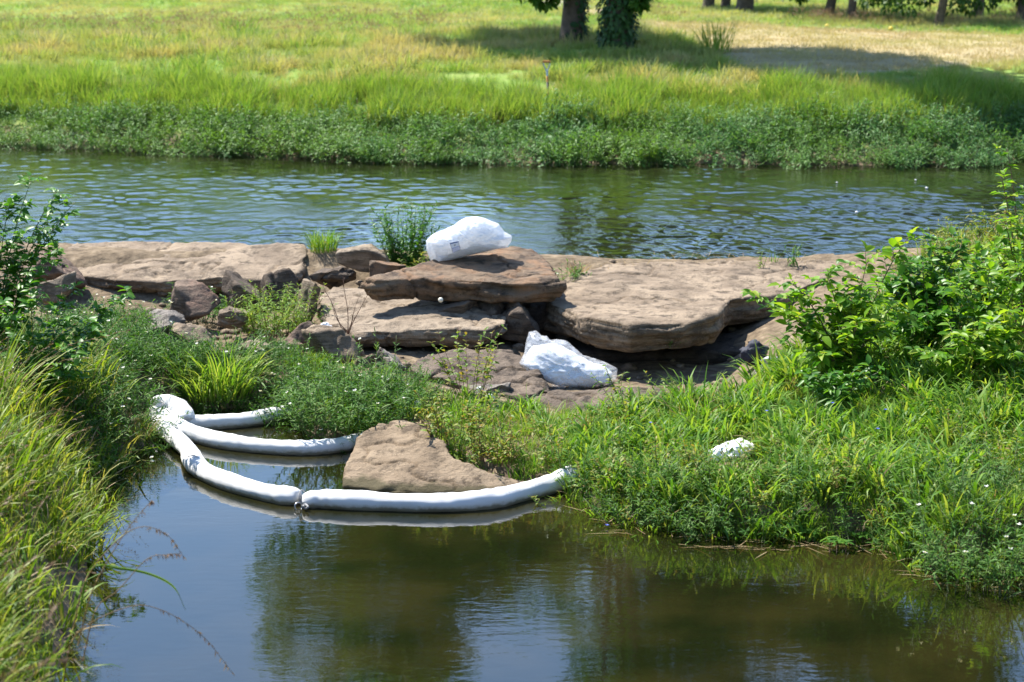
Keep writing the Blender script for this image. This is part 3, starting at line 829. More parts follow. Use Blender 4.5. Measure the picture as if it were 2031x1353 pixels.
def scatter(name, col, pts, scl, label, cat=None, lean=.12):
    n = len(pts)
    me = bpy.data.meshes.new(name)
    me.from_pydata([tuple(p) for p in pts], [], [])
    rot = np.stack([RNG.normal(0, lean, n), RNG.normal(0, lean, n), RNG.uniform(0, 6.283, n)], 1)
    a = me.attributes.new('rot', 'FLOAT_VECTOR', 'POINT'); a.data.foreach_set('vector', rot.astype(np.float32).ravel())
    a = me.attributes.new('scl', 'FLOAT', 'POINT'); a.data.foreach_set('value', np.asarray(scl, np.float32))
    a = me.attributes.new('pick', 'INT', 'POINT'); a.data.foreach_set('value', RNG.integers(0, len(col.objects), n).astype(np.int32))
    o = link(name, me)
    ng = bpy.data.node_groups.new(name, 'GeometryNodeTree')
    ng.interface.new_socket('Geometry', in_out='INPUT', socket_type='NodeSocketGeometry')
    ng.interface.new_socket('Geometry', in_out='OUTPUT', socket_type='NodeSocketGeometry')
    N_, L_ = ng.nodes, ng.links
    gi, go = N_.new('NodeGroupInput'), N_.new('NodeGroupOutput')
    ci = N_.new('GeometryNodeCollectionInfo'); ci.inputs['Collection'].default_value = col
    ci.inputs['Separate Children'].default_value = True; ci.inputs['Reset Children'].default_value = True
    ip = N_.new('GeometryNodeInstanceOnPoints'); ip.inputs['Pick Instance'].default_value = True
    def attr(nm, t):
        x = N_.new('GeometryNodeInputNamedAttribute'); x.data_type = t; x.inputs['Name'].default_value = nm
        return [s for s in x.outputs if s.enabled and s.name == 'Attribute'][0]
    er = N_.new('FunctionNodeEulerToRotation')
    L_.new(gi.outputs[0], ip.inputs['Points']); L_.new(ci.outputs[0], ip.inputs['Instance'])
    L_.new(attr('pick', 'INT'), ip.inputs['Instance Index'])
    L_.new(attr('rot', 'FLOAT_VECTOR'), er.inputs[0]); L_.new(er.outputs[0], ip.inputs['Rotation'])
    L_.new(attr('scl', 'FLOAT'), ip.inputs['Scale'])
    L_.new(ip.outputs[0], go.inputs[0])
    md = o.modifiers.new('scatter', 'NODES'); md.node_group = ng
    tag(o, label, cat, kind='stuff')
    return o

def in_poly(x, y, poly): return poly_sdf(x, y, poly) < 0
def px_poly(lst, z): return np.array([[p.x, p.y] for p in [pix(a, b, z) for a, b in lst]])
def sample_poly(poly, dens):
    mn, mx = poly.min(0), poly.max(0)
    n = int((mx - mn).prod() * dens)
    p = RNG.uniform(mn, mx, (n, 2))
    return p[in_poly(p[:, 0], p[:, 1], poly)]
PADXY = px_poly([(1388, 890), (1500, 882), (1496, 930), (1440, 940), (1396, 934)], .2)
def off_pad(p): return p[~in_poly(p[:, 0], p[:, 1], PADXY)]
def ground_pts(p, dz=-.01):
    return np.stack([p[:, 0], p[:, 1], hgt(p[:, 0], p[:, 1]) + dz], 1)
def pn(p, s, seed=0): return vnoise(np.stack([p[:, 0] * s, p[:, 1] * s, np.zeros(len(p))], 1), seed)

# far bank: weeds at the waterline, tall grass behind, meadow beyond
p = RNG.uniform([-13, 36], [15, 44], (4200, 2)); s = p[:, 1] - shore(p[:, 0])
wid = 1.75 + .5 * pn(p, .5, 3) - .45 * (p[:, 0] < -4) + .25 * (p[:, 0] > 1)
k = (s > -.5) & (s < wid)
p = p[k]; q = ground_pts(p); q[:, 2] = np.maximum(q[:, 2], Z_UP - .02)
scatter('waterside_weeds', PROTO['far_weed'], q, RNG.uniform(.9, 1.5, len(q)) * (1 + .3 * pn(p, .9, 8)), 'dense dark green leafy weeds along the far waterline', 'weeds', .25)
p = RNG.uniform([-13.5, 37], [16, 47], (9000, 2)); s = p[:, 1] - shore(p[:, 0])
p = p[(s > 1.35) & (s < 3.6 + .8 * pn(p, .6, 7)) & ~((np.abs(p[:, 0] - .73) < .17) & (p[:, 1] > 39.7) & (p[:, 1] < 41))]
scatter('tall_grass', PROTO['shore_tuft'], ground_pts(p), RNG.uniform(.6, 1.15, len(p)) * (1 + .4 * pn(p, .9, 6)), 'tall yellow green grass on the far bank above the weeds', 'grass')
p = RNG.uniform([-15, 40], [16, 56], (13000, 2)); s = p[:, 1] - shore(p[:, 0])
p = p[(s > 3.1) & ~((np.abs(p[:, 0] - .73) < .17) & (p[:, 1] < 41)) & (s < 14) & (poly_sdf(p[:, 0], p[:, 1], DRY) > .25) & (RNG.random(len(p)) < .75 + .4 * pn(p, .5, 12))]
scatter('bank_grass', PROTO['bank_tuft'], ground_pts(p), RNG.uniform(.45, 1.25, len(p)) * (1 + .55 * pn(p, 1.1, 5)) * (1 + .3 * pn(p, .35, 15)) * np.where((p[:, 0] > 5.5) & (p[:, 1] - shore(p[:, 0]) > 5.0), .45, 1), 'long soft grass on the sunny slope of the far bank', 'grass')
p = RNG.uniform([-20, 50], [22, 78], (12000, 2))
p = p[(poly_sdf(p[:, 0], p[:, 1], DRY) > .1) & (p[:, 1] - shore(p[:, 0]) > 12)]
scatter('meadow_grass', PROTO['meadow_tuft'], ground_pts(p), RNG.uniform(.6, 1.4, len(p)), 'short mown meadow grass towards the far trees', 'grass')
p = RNG.uniform([-20, 50], [22, 66], (4200, 2))
k = ((p[:, 0] < -2) & (p[:, 1] < 60) | (p[:, 0] > 4) & (p[:, 1] > 55.5) & (p[:, 1] < 62)) & (pn(p, .3, 31) > -.25)
p = p[k & (poly_sdf(p[:, 0], p[:, 1], DRY) > .3) & (RNG.random(len(p)) < np.where(p[:, 0] < -2, .4, 1))]
scatter('seeding_grass', PROTO['meadow_seed_tuft'], ground_pts(p), RNG.uniform(.6, 1.3, len(p)), 'brownish seeding grass on the meadow', 'grass')

p = RNG.uniform([1, 43], [22, 56], (5200, 2))
p = p[(poly_sdf(p[:, 0], p[:, 1], DRY) < .5)]
scatter('mown_grass', PROTO['stubble_tuft'], ground_pts(p), RNG.uniform(.6, 1.3, len(p)), 'dry mown tan grass of the field beyond the river', 'grass')
# right bank
RB = px_poly([(885, 905), (862, 850), (858, 800), (960, 802), (1060, 822), (1200, 828), (1480, 812), (1560, 760), (1700, 720), (2120, 690), (2900, 660), (2900, 1080), (2300, 1112), (2031, 1130), (1850, 1122), (1800, 1082), (1700, 1064), (1500, 1060), (1300, 1042), (1200, 1014), (1130, 977), (1040, 950)], .15)
p = off_pad(sample_poly(RB, 46)); p = p[pn(p, 1.4, 71) > -.45]
scatter('bank_grass', PROTO['broad_tuft'], ground_pts(p), RNG.uniform(.55, 1.05, len(p)) * np.interp(p[:, 0], [-1, .8, 3], [.55, .85, 1.15]), 'broad bladed bright grass on the right-hand bank by the pool', 'grass')
p = off_pad(sample_poly(RB, 60))
scatter('fine_grass', PROTO['fine_tuft'], ground_pts(p), RNG.uniform(.6, 1.1, len(p)) * np.interp(p[:, 0], [-1, 1.0, 3], [.6, .8, 1.0]), 'fine grass between the broad blades on the right-hand bank', 'grass')
p = off_pad(sample_poly(RB, 9)); p = p[pn(p, 1.1, 75) > -.1]
scatter('leafy_weeds', PROTO['mid_weed'], ground_pts(p), RNG.uniform(.6, 1.15, len(p)), 'leafy weeds growing among the grass of the right-hand bank', 'weeds', .2)
p = off_pad(sample_poly(RB, 7))
scatter('dead_grass', PROTO['dead_tuft'], ground_pts(p), RNG.uniform(.5, 1.1, len(p)), 'pale dead blades standing among the grass of the right-hand bank', 'grass', .3)
RW = px_poly([(1115, 975), (1180, 950), (1400, 990), (1700, 1010), (2400, 1000), (2400, 1110), (2060, 1132), (1850, 1128), (1790, 1086), (1700, 1068), (1500, 1066), (1300, 1048), (1200, 1020), (1130, 984)], .05)
p = sample_poly(RW, 26)
q = ground_pts(p); q[:, 2] = np.maximum(q[:, 2], -.02)
scatter('waterside_weeds', PROTO['near_weed'], q, RNG.uniform(.75, 1.25, len(q)), 'narrow leaved greyish weeds along the edge of the near pool', 'weeds', .3)

RC = np.array([[4.5, 23.6], [4.9, 22.0], [9, 21], [9, 26], [5.6, 26.1], [5.0, 24.8]])
p = sample_poly(RC, 26)
scatter('fine_grass', PROTO['left_tuft_low'], ground_pts(p), RNG.uniform(.4, .8, len(p)), 'dry olive grass on the crest behind the right-hand thicket', 'grass', .25)
p = sample_poly(RC, 8)
scatter('leafy_weeds', PROTO['mid_weed'], ground_pts(p), RNG.uniform(.6, 1.2, len(p)), 'leafy weeds behind the right-hand thicket', 'weeds', .2)
# left bank and the foot of the weir
LW = px_poly([(0, 720), (90, 680), (200, 640), (300, 645), (300, 690), (420, 715), (480, 725), (560, 700), (640, 750), (760, 760), (850, 770), (845, 825), (700, 835), (590, 800), (400, 808), (298, 825), (285, 880), (180, 900), (0, 900), (-150, 880), (-150, 730)], .3)
p = sample_poly(LW, 40)
scatter('leafy_weeds', PROTO['left_weed'], ground_pts(p), RNG.uniform(.6, 1.15, len(p)), 'dark green leafy weeds with tiny white flowers at the left foot of the weir', 'weeds', .2)
LG = px_poly([(560, 720), (850, 770), (845, 830), (720, 845), (600, 800)], .2)
p = sample_poly(LG, 40)
scatter('fine_grass', PROTO['fine_tuft'], ground_pts(p), RNG.uniform(.6, 1.1, len(p)), 'fine bright grass between the weeds left of the tan boulder', 'grass')
LB = np.array([[-1.8, 8.0], [-2.2, 9.0], [-2.68, 10.5], [-3.02, 12.0], [-3.18, 13.0], [-3.36, 14.5], [-3.5, 16.5], [-3.55, 17.6], [-3.5, 18.6], [-4.4, 20.5], [-6.5, 20.5], [-6.5, 8.2]])
p = sample_poly(LB, 23)
p = p[p[:, 0] > -1.0 - .30 * p[:, 1]]
scatter('long_grass', PROTO['left_tuft'], ground_pts(p), RNG.uniform(.55, 1.0, len(p)) * np.clip(.5 + poly_sdf(p[:, 0], p[:, 1], POOL) * .9, .5, 1.0) * np.interp(p[:, 1], [8, 12, 15], [1.12, 1.0, .9]) * (1 + .3 * pn(p, 1.5, 44)), 'long arching olive grass with brown seed heads on the near left bank', 'grass', .15)
p = sample_poly(LB, 24)
scatter('low_grass', PROTO['left_tuft_low'], ground_pts(p), RNG.uniform(.6, 1.1, len(p)), 'tangled low grass under the long grass on the near left bank', 'grass', .25)

# ------------------------------------------------------------------ trees
class Multi:
    """sends each material slot to a mesh of its own"""
    def __init__(self): self.sub = {}
    def add(self, V, tris=None, quads=None, mat=0, rnd=None):
        self.sub.setdefault(mat, Acc()).add(V, tris, quads, 0, rnd)

def crown_leaves(acc, centers, rad, per, size, sd=.55):
    for c, r in zip(centers, rad):
        n = int(per * max(r * r, .22))
        d = unit(RNG.normal(size=(n, 3)))
        P = np.array(c) + d * (r * RNG.uniform(.35, 1.0, n) ** .6)[:, None] * np.array([1, 1, .75])
        D = unit(d * .6 + RNG.normal(0, .7, (n, 3)) + np.array([0, 0, -.35]))
        leaves(acc, P, D, RNG.normal(size=(n, 3)) * .7 + np.array([0, 0, 1.]), size * RNG.uniform(.6, 1.2, n), size * .62, .2, 0, 0, simple=True)

def tree(name, label, base, r0, trunk_h, centers, rad, per, size, ivy=None, lean=(0, 0), fork=False, group=None, bare=None):
    e = empty(name, base, label, 'tree', group)
    a = Acc()
    k = 9
    t = np.linspace(0, 1, k)
    ln = np.stack([lean[0] * t + .05 * np.sin(t * 5), lean[1] * t, t * trunk_h - .15], 1)
    rr = r0 * (1 + .28 * np.exp(-t * trunk_h * 2.6) - .2 * t)
    tubes(a, ln[None], 0, 0, 12, radii=rr)
    top = ln[-1]
    for c, r in zip(centers, rad):
        c = np.array(c); s = ln[-1 - RNG.integers(0, 3)]
        u = np.linspace(0, 1, 7)[:, None]
        m = (s + c) / 2 + np.array([0, 0, .12 * np.linalg.norm(c - s)])
        pts = (1 - u) ** 2 * s + 2 * u * (1 - u) * m + u * u * c
        tubes(a, pts[None], r0 * .42, r0 * .08, 6)
    V = np.concatenate(a.V)
    link('trunk', a.mesh('trunk', [M['bark']]), e)
    a = Acc(); crown_leaves(a, centers, rad, per, size)
    tag(link('crown', a.mesh('crown', [M['tree_leaf_dark' if group else 'tree_leaf']], False), e), kind='stuff')
    if ivy:
        a = Acc(); n, side, thick, hmax = ivy
        an = RNG.uniform(0, 2 * math.pi, n) if side is None else RNG.normal(side, .75, n)
        z = RNG.uniform(.05, hmax, n)
        lum = .7 + .5 * vnoise(np.stack([np.cos(an) * 1.5, np.sin(an) * 1.5, z * 1.6], 1), 4)
        rad_ = np.interp(z, t * trunk_h, rr) + thick * RNG.random(n) * lum * np.clip(.25 + z * .55, .3, 1.6)
        x = np.interp(z, ln[:, 2], ln[:, 0]) + np.cos(an) * rad_; y = np.interp(z, ln[:, 2], ln[:, 1]) + np.sin(an) * rad_
        D = np.stack([np.cos(an) * .6, np.sin(an) * .6, np.full(n, -.8)], 1) + RNG.normal(0, .35, (n, 3))
        Nn = np.stack([np.cos(an), np.sin(an), np.full(n, .5)], 1)
        leaves(a, np.stack([x, y, z], 1), D, Nn, RNG.uniform(.07, .14, n), .10, .2, .1, 0, simple=True)
        tag(link('ivy', a.mesh('ivy', [M['ivy_leaf']], False), e), kind='stuff')
    return e

def ground_at(px, Y):
    x = (px - CX) / FPX * (Y * math.cos(PITCH) + 3.4 * math.sin(PITCH))
    return Vector((x, Y, float(hgt(x, Y))))

def on_ground(px, py, z0=.3):
    """place on the ground that the sight line meets"""
    d = ray(px, py)
    lo = 9.0
    for Y in np.arange(9, 90, .05):
        p = CAMP + d * (Y / d.y)
        if p.z <= float(hgt(p.x, p.y)): return Vector((p.x, p.y, float(hgt(p.x, p.y))))
    return pix(px, py, z0)

b1 = ground_at(1132, 47.6); b2 = ground_at(1220, 45.9)
def blob_crown(cx, cy, z0, z1, R, n, r=(1.2, 2.1), seed=0):
    rng = np.random.default_rng(seed); out, rd = [], []
    while len(out) < n:
        v = rng.normal(size=3); v = v / np.linalg.norm(v) * rng.uniform(.35, 1) ** .5
        out.append((cx + v[0] * R, cy + v[1] * R, (z0 + z1) / 2 + v[2] * (z1 - z0) / 2)); rd.append(rng.uniform(*r))
    return out, rd
c1, r1 = blob_crown(-5.0, 4.0, 7.6, 13.2, 2.6, 16, (1.1, 1.8), seed=1)
cb, rb = blob_crown(-1.5, 1.6, 6.5, 12.8, 1.9, 9, (1.0, 1.5), seed=5); c1 += cb; r1 += rb
cb, rb = blob_crown(1.0, 2.4, 7.6, 13.0, 1.6, 9, (1.0, 1.6), seed=12); c1 += cb; r1 += rb
c1 += [(-.62, -.4, 1.12), (-.95, -.4, 1.32), (-.3, -.5, 1.3), (-1.5, -.2, 1.9)]; r1 += [.26, .34, .24, .6]
tree('tree', 'thick grey trunk with ivy on its right side, left of the two close trees', b1, .27, 4.6, c1, r1, 560, .2, ivy=(900, -.2, .12, 4.4), lean=(.12, 0))
c2, r2 = blob_crown(5.6, .2, 8.2, 13.8, 3.4, 22, (1.1, 1.8), seed=2)
cb, rb = blob_crown(.6, .5, 4.2, 13.4, 1.9, 13, (1.0, 1.6), seed=6); c2 += cb; r2 += rb
cb, rb = blob_crown(3.0, -1.5, 8.4, 12.6, 1.7, 8, (1.0, 1.6), seed=9); c2 += cb; r2 += rb
c2 += [(.62, -.3, 1.45), (.5, -.4, 1.15)]; r2 += [.35, .2]
tree('tree', 'trunk wholly wrapped in dark ivy, right of the two close trees', b2, .30, 4.8, c2, r2, 560, .2, ivy=(4200, None, .26, 4.6), lean=(.1, 0))

FAR = [(1402, 63.0, .17, 'slim dark far trunk left of the thick pair at the top edge', []),
       (1436, 63.6, .14, 'slim far trunk close beside the thick pair at the top edge', []),
       (1474, 62.0, .25, 'thick dark far trunk at the top edge above the dry field', []),
       (1638, 59.0, .14, 'leaning brown trunk at the left end of the low hanging branches', [(-.75, 0, .72, .26), (-1.0, .1, .95, .3), (-.4, .3, 1.0, .3), (-1.4, .1, .85, .22)]),
       (1684, 57.8, .12, 'forked trunk beside the leaning brown trunk', [(.7, 0, .85, .3), (1.15, 0, .72, .28), (1.6, .2, .8, .3), (.2, .3, 1.05, .3)]),
       (1856, 55.3, .12, 'straight dark trunk standing in front of the far row', [(-1.3, 0, .70, .32), (-.7, .4, .62, .34), (-.2, .4, .85, .3), (.5, 0, .66, .34), (.95, .2, .60, .3), (-1.8, .4, .8, .3), (1.4, .2, .8, .35)]),
       (1936, 60.5, .15, 'far trunk half hidden by hanging leaves, right of the straight dark trunk', [(-.5, 0, .7, .3), (.6, 0, .9, .35), (-.9, 0, .9, .3)]),
       (2022, 58.0, .15, 'rightmost far tree with low leaves at the picture edge', [(-.7, 0, .75, .3), (.2, 0, .6, .32), (-.2, -.1, .85, .3)])]
for i, (px, Y, r0, lab, low) in enumerate(FAR):
    b = ground_at(px, Y)
    cs, rs = blob_crown(.3, 1.6, 2.6, 5.6 + (i % 3) * .8, 2.2, 12, (.8, 1.4), 20 + i)
    cs += [l[:3] for l in low]; rs += [l[3] for l in low]
    tree('tree', lab, b, r0, 2.6, cs, rs, 420, .16, lean=(.35 if i in (3, 5) else .1, 0), group='far trees beyond the dry field')

# woods beyond the meadow, above the top of the picture
a = Acc()
for k in range(46):
    x = -110 + k * 2.2 + RNG.uniform(-2, 2); Y = 118 + RNG.uniform(-10, 14); g = float(hgt(x, Y)); h = RNG.uniform(13, 20)
    cs, rs = blob_crown(x, Y, g + 1.5, g + h, 3.2, 9, (1.8, 2.8), 300 + k)
    crown_leaves(a, cs, rs, 34, .6)
tag(link('distant_woods', a.mesh('distant_woods', [M['tree_leaf']], False)), 'far line of leafy woods beyond the meadow', 'woods', kind='stuff')

# pale path and wire fence far behind
def strip(name, pts, w, m, lift=.03):
    L_, R_ = [], []
    for i, p in enumerate(pts):
        t = (pts[min(i + 1, len(pts) - 1)] - pts[max(i - 1, 0)]); n = Vector((-t.y, t.x, 0)).normalized() * w / 2
        for s_, l in ((1, L_), (-1, R_)):
            q = p + n * s_; l.append((q.x, q.y, float(hgt(q.x, q.y)) + lift))
    V = L_ + R_; n = len(pts)
    a = Acc(); a.add(V, quads=[[i, i + 1, n + i + 1, n + i] for i in range(n - 1)])
    return tag(link(name, a.mesh(name, [m])), kind='structure')
M['path'] = simple_mat('pale_path_gravel', (.46, .38, .32), .9, 0, .12, 4)
pp = [pix(a, b, 2.1) for a, b in [(860, -22), (940, -8), (1010, 2), (1060, 10), (1110, 20), (1150, 30), (1200, 40), (1240, 46)]]
dense = []
for i in range(len(pp) - 1):
    for u in np.linspace(0, 1, 8, endpoint=False): dense.append(pp[i].lerp(pp[i + 1], u))
strip('path', dense, 1.3, M['path'], .05)
strip('path', [pix(a, 7 - (a - 1265) * .03, 2.1) for a in range(1265, 1400, 15)], 1.0, M['path'], .05)
M['wire'] = simple_mat('dull_wire', (.16, .16, .15), .6, .4, .1)
fp = [ground_at(px, 68.0 + (px - 1500) * .006) for px in range(1500, 2040, 52)]
e = empty('wire_fence', fp[0], 'thin grey wire fence running behind the far trees', 'fence')
for i, p in enumerate(fp):
    a = Acc(); tubes(a, np.array([[[0, 0, -.2], [0, 0, .6], [0, 0, 1.25]]]), .025, .025, 5)
    link('post', a.mesh('post', [M['wire']]), e, p - fp[0])
for hz in (.4, .8, 1.2):
    a = Acc(); tubes(a, np.array([[list(p - fp[0] + Vector((0, 0, hz))) for p in fp]]), .008, .008, 3)
    link('wire', a.mesh('wire', [M['wire']]), e)
for px, py in ((1640, 56), (1767, 61)):
    p = on_ground(px, py)
    a = Acc(); V, F = ico(2); a.add(V * [.07, .07, .06] + [0, 0, .05], F)
    M.setdefault('yellow', simple_mat('yellow_paint', (.7, .5, .03), .5))
    tag(link('field_marker', a.mesh('field_marker', [M['yellow']]), None, p), 'small yellow marker on the dry field below the leaning brown trunk' if px < 1700 else 'small yellow marker on the dry field left of the straight dark trunk', 'marker')

# ------------------------------------------------------------------ shovel on the far bank
M['wood_o'] = simple_mat('orange_brown_wood', (.55, .22, .05), .5, 0, .25, 30)
M['wood_d'] = simple_mat('dark_worn_wood', (.05, .04, .035), .6, 0, .3, 30)
M['steel'] = simple_mat('blue_grey_steel', (.30, .36, .42), .35, .6, .1)
sb = on_ground(1088, 203)
sb.z = float(hgt(sb.x, sb.y))
e = empty('shovel', sb, 'upright shovel with D-shaped orange grip stuck in the far bank', 'shovel')
ax = Vector((-.055, 0, 1)).normalized()
def on_ax(h, dx=0): return list(ax * h + Vector((dx, 0, 0)))
topz = .80
def part_tube(name, pts, r, m, sides=10, parent=None):
    a = Acc(); tubes(a, np.array([pts]), r, r, sides); return link(name, a.mesh(name, [M[m]]), parent or e)
part_tube('handle', [on_ax(.10), on_ax(.3), on_ax(.52)], .023, 'wood_o')
part_tube('grip_tape', [on_ax(.26), on_ax(.40)], .0245, 'wood_d')
part_tube('socket', [on_ax(-.02), on_ax(.05), on_ax(.12)], .022, 'steel')
part_tube('yoke_collar', [on_ax(.50), on_ax(.56), on_ax(.62)], .022, 'steel')
for s_ in (-1, 1):
    part_tube('yoke_arm', [on_ax(.60), on_ax(.68, s_ * .035), on_ax(.74, s_ * .062), on_ax(.81, s_ * .066)], .014, 'steel', 6)
part_tube('grip', [on_ax(.80, -.08), on_ax(.80, 0), on_ax(.80, .08)], .027, 'wood_o')
a = Acc()
rows = []
for j, (h, w, d) in enumerate([(0.02, .05, 0), (-.02, .11, 0), (-.12, .115, .015), (-.22, .10, .015), (-.30, .03, .005)]):
    rows += [[-w, d, h], [0, d + .02, h], [w, d, h]]
rows2 = [[x, y + .006, z] for x, y, z in rows]
q = []
for j in range(4):
    for i in range(2):
        v = j * 3 + i; q += [[v, v + 1, v + 4, v + 3], [15 + v, 15 + v + 3, 15 + v + 4, 15 + v + 1]]
a.add(rows + rows2, quads=q)
link('blade', a.mesh('blade', [M['steel']]), e)

# ------------------------------------------------------------------ absorbent booms
def boom_mat():
    m, nt, out = new_mat('white_knit_fabric')
    L = nt.links
    uv = nd(nt, 'ShaderNodeUVMap'); sep = nd(nt, 'ShaderNodeSeparateXYZ'); L.new(uv.outputs[0], sep.inputs[0])
    def mth(op, a_, b_=None):
        n = nd(nt, 'ShaderNodeMath', operation=op)
        for i, v in enumerate((a_, b_)):
            if v is None: continue
            if isinstance(v, (int, float)): n.inputs[i].default_value = v
            else: L.new(v, n.inputs[i])
        return n.outputs[0]
    nzc = nd(nt, 'ShaderNodeTexNoise', i_Scale=9.0, i_Detail=3.0); L.new(uv.outputs[0], nzc.inputs['Vector'])
    wob = mth('MULTIPLY', nzc.outputs['Fac'], 1.6)
    a_ = mth('ABSOLUTE', mth('SINE', mth('ADD', mth('MULTIPLY', mth('ADD', sep.outputs[0], mth('MULTIPLY', sep.outputs[1], .8)), 185.0), wob)))
    b_ = mth('ABSOLUTE', mth('SINE', mth('ADD', mth('MULTIPLY', mth('SUBTRACT', sep.outputs[0], mth('MULTIPLY', sep.outputs[1], .8)), 185.0), wob)))
    h = mth('MINIMUM', a_, b_)
    nz = nd(nt, 'ShaderNodeTexNoise', i_Scale=5.0, i_Detail=5.0); tc = nd(nt, 'ShaderNodeTexCoord'); L.new(tc.outputs['Object'], nz.inputs['Vector'])
    r = ramp(nt, [(.32, (.80, .80, .79)), (.5, (.88, .88, .87))]); L.new(nz.outputs['Fac'], r.inputs[0])
    p = nd(nt, 'ShaderNodeBsdfPrincipled', i_Roughness=.8)
    g = nd(nt, 'ShaderNodeNewGeometry'); sp = nd(nt, 'ShaderNodeSeparateXYZ'); L.new(g.outputs['Position'], sp.inputs[0])
    n2 = nd(nt, 'ShaderNodeTexNoise', i_Scale=14.0, i_Detail=4.0); L.new(g.outputs['Position'], n2.inputs['Vector'])
    lim = mth('ADD', sp.outputs[2], mth('MULTIPLY', n2.outputs['Fac'], -.055))
    wet = ramp(nt, [(0.0, (.40, .36, .27)), (.012, (.74, .71, .63)), (.035, (1, 1, 1))]); L.new(lim, wet.inputs[0])
    L.new(mixc(nt, 1.0, r.outputs[0], wet.outputs[0], 'MULTIPLY'), p.inputs['Base Color'])
    b = nd(nt, 'ShaderNodeBump', i_Strength=.8, i_Distance=.0065); L.new(h, b.inputs['Height'])
    b2 = nd(nt, 'ShaderNodeBump', i_Strength=.5, i_Distance=.03); L.new(nz.outputs['Fac'], b2.inputs['Height']); L.new(b.outputs[0], b2.inputs['Normal'])
    L.new(b2.outputs[0], p.inputs['Normal'])
    L.new(p.outputs[0], out.inputs[0])
    return m
M['boom'] = boom_mat()

def catmull(P, n):
    P = np.array(P, float); Q = np.vstack([2 * P[0] - P[1], P, 2 * P[-1] - P[-2]])
    out = []
    for i in range(1, len(Q) - 2):
        t = np.linspace(0, 1, n, endpoint=False)[:, None]
        a_, b_, c_, d_ = Q[i - 1], Q[i], Q[i + 1], Q[i + 2]
        out.append(.5 * (2 * b_ + (c_ - a_) * t + (2 * a_ - 5 * b_ + 4 * c_ - d_) * t ** 2 + (3 * b_ - a_ - 3 * c_ + d_) * t ** 3))
    return np.vstack(out + [P[-1:]])

def boom(label, path, rad, seed, ends=(.35, .35), lump=.10, group='white absorbent booms on the near pool'):
    ctr = catmull([list(pix(*p)) for p in path], 22)
    seg = np.linalg.norm(np.diff(ctr, axis=0), axis=1); s = np.concatenate([[0], np.cumsum(seg)])
    n = max(40, int(s[-1] / .018)); u = np.linspace(0, s[-1], n)
    ctr = np.stack([np.interp(u, s, ctr[:, j]) for j in range(3)], 1)
    tan = unit(np.gradient(ctr, axis=0))
    A = unit(np.cross(tan, [0, 0, 1.])); B = np.cross(A, tan)
    k = 32; an = np.arange(k) / k * 2 * math.pi
    e0, e1 = u, s[-1] - u
    def cap(e, f): return f + (1 - f) * np.sqrt(np.clip(1 - (1 - np.clip(e / .13, 0, 1)) ** 2, 0, 1))
    prof = cap(e0, ends[0]) * cap(e1, ends[1])
    Pn = np.stack([np.repeat(u, k) * 3.2, np.tile(np.cos(an), n) * .9, np.tile(np.sin(an), n) * .9], 1)
    lm = 1 + lump * fbm(Pn, 3, seed).reshape(n, k) + .10 * vnoise(np.stack([u * 2.3, u * 0 + seed, u * 0], 1), seed)[:, None]
    # gathered creases near the tied ends
    cr = .05 * np.sin(an * 9 + seed)[None] * np.exp(-np.minimum(e0, e1) / .10)[:, None]
    # soft cross folds where the tube bends
    bend = np.linalg.norm(np.gradient(tan, axis=0), axis=1); bend = np.clip(bend / .03, 0, 1)
    cr = cr + .05 * bend[:, None] * np.sin(u * 42 + 2 * vnoise(np.stack([u * 5, u * 0, u * 0], 1), seed))[:, None]
    r = rad * prof[:, None] * (lm + cr)
    V = ctr[:, None] + r[..., None] * (A[:, None] * np.cos(an)[None, :, None] + B[:, None] * np.sin(an)[None, :, None] * .92)
    idx = np.arange(n * k).reshape(n, k); nx = np.roll(idx, -1, 1)
    Q = np.stack([idx[:-1], nx[:-1], nx[1:], idx[1:]], -1).reshape(-1, 4)
    c = V.reshape(-1, 3).mean(0); c[2] = 0
    Vv = np.vstack([V.reshape(-1, 3), ctr[:1], ctr[-1:]])
    T = [[n * k, idx[0, (j + 1) % k], idx[0, j]] for j in range(k)] + [[n * k + 1, idx[-1, j], idx[-1, (j + 1) % k]] for j in range(k)]
    a = Acc(); a.add(Vv - c, T, Q)
    me = a.mesh('boom', [M['boom']])
    uvl = me.uv_layers.new(name='UVMap')
    li = np.empty(len(me.loops), np.int32); me.loops.foreach_get('vertex_index', li)
    vv = np.minimum(li, n * k - 1)
    U = u[vv // k]; Vc = (vv % k) / k * 2 * math.pi * rad
    # the seam wraps: use the larger value inside a face that crosses it
    st = np.empty(len(me.polygons), np.int32); me.polygons.foreach_get('loop_start', st)
    tt = np.empty(len(me.polygons), np.int32); me.polygons.foreach_get('loop_total', tt)
    pid = np.repeat(np.arange(len(st)), tt); order = np.argsort(st); pid = np.repeat(order, tt[order])
    mx = np.zeros(len(st)); np.maximum.at(mx, pid, Vc); full = 2 * math.pi * rad
    Vc = np.where((mx[pid] > full * .75) & (Vc < full * .25), Vc + full, Vc)
    uvl.data.foreach_set('uv', np.stack([U, Vc], 1).astype(np.float32).ravel())
    o = link('boom', me, None, c)
    return tag(o, label, 'boom', group), c, ctr

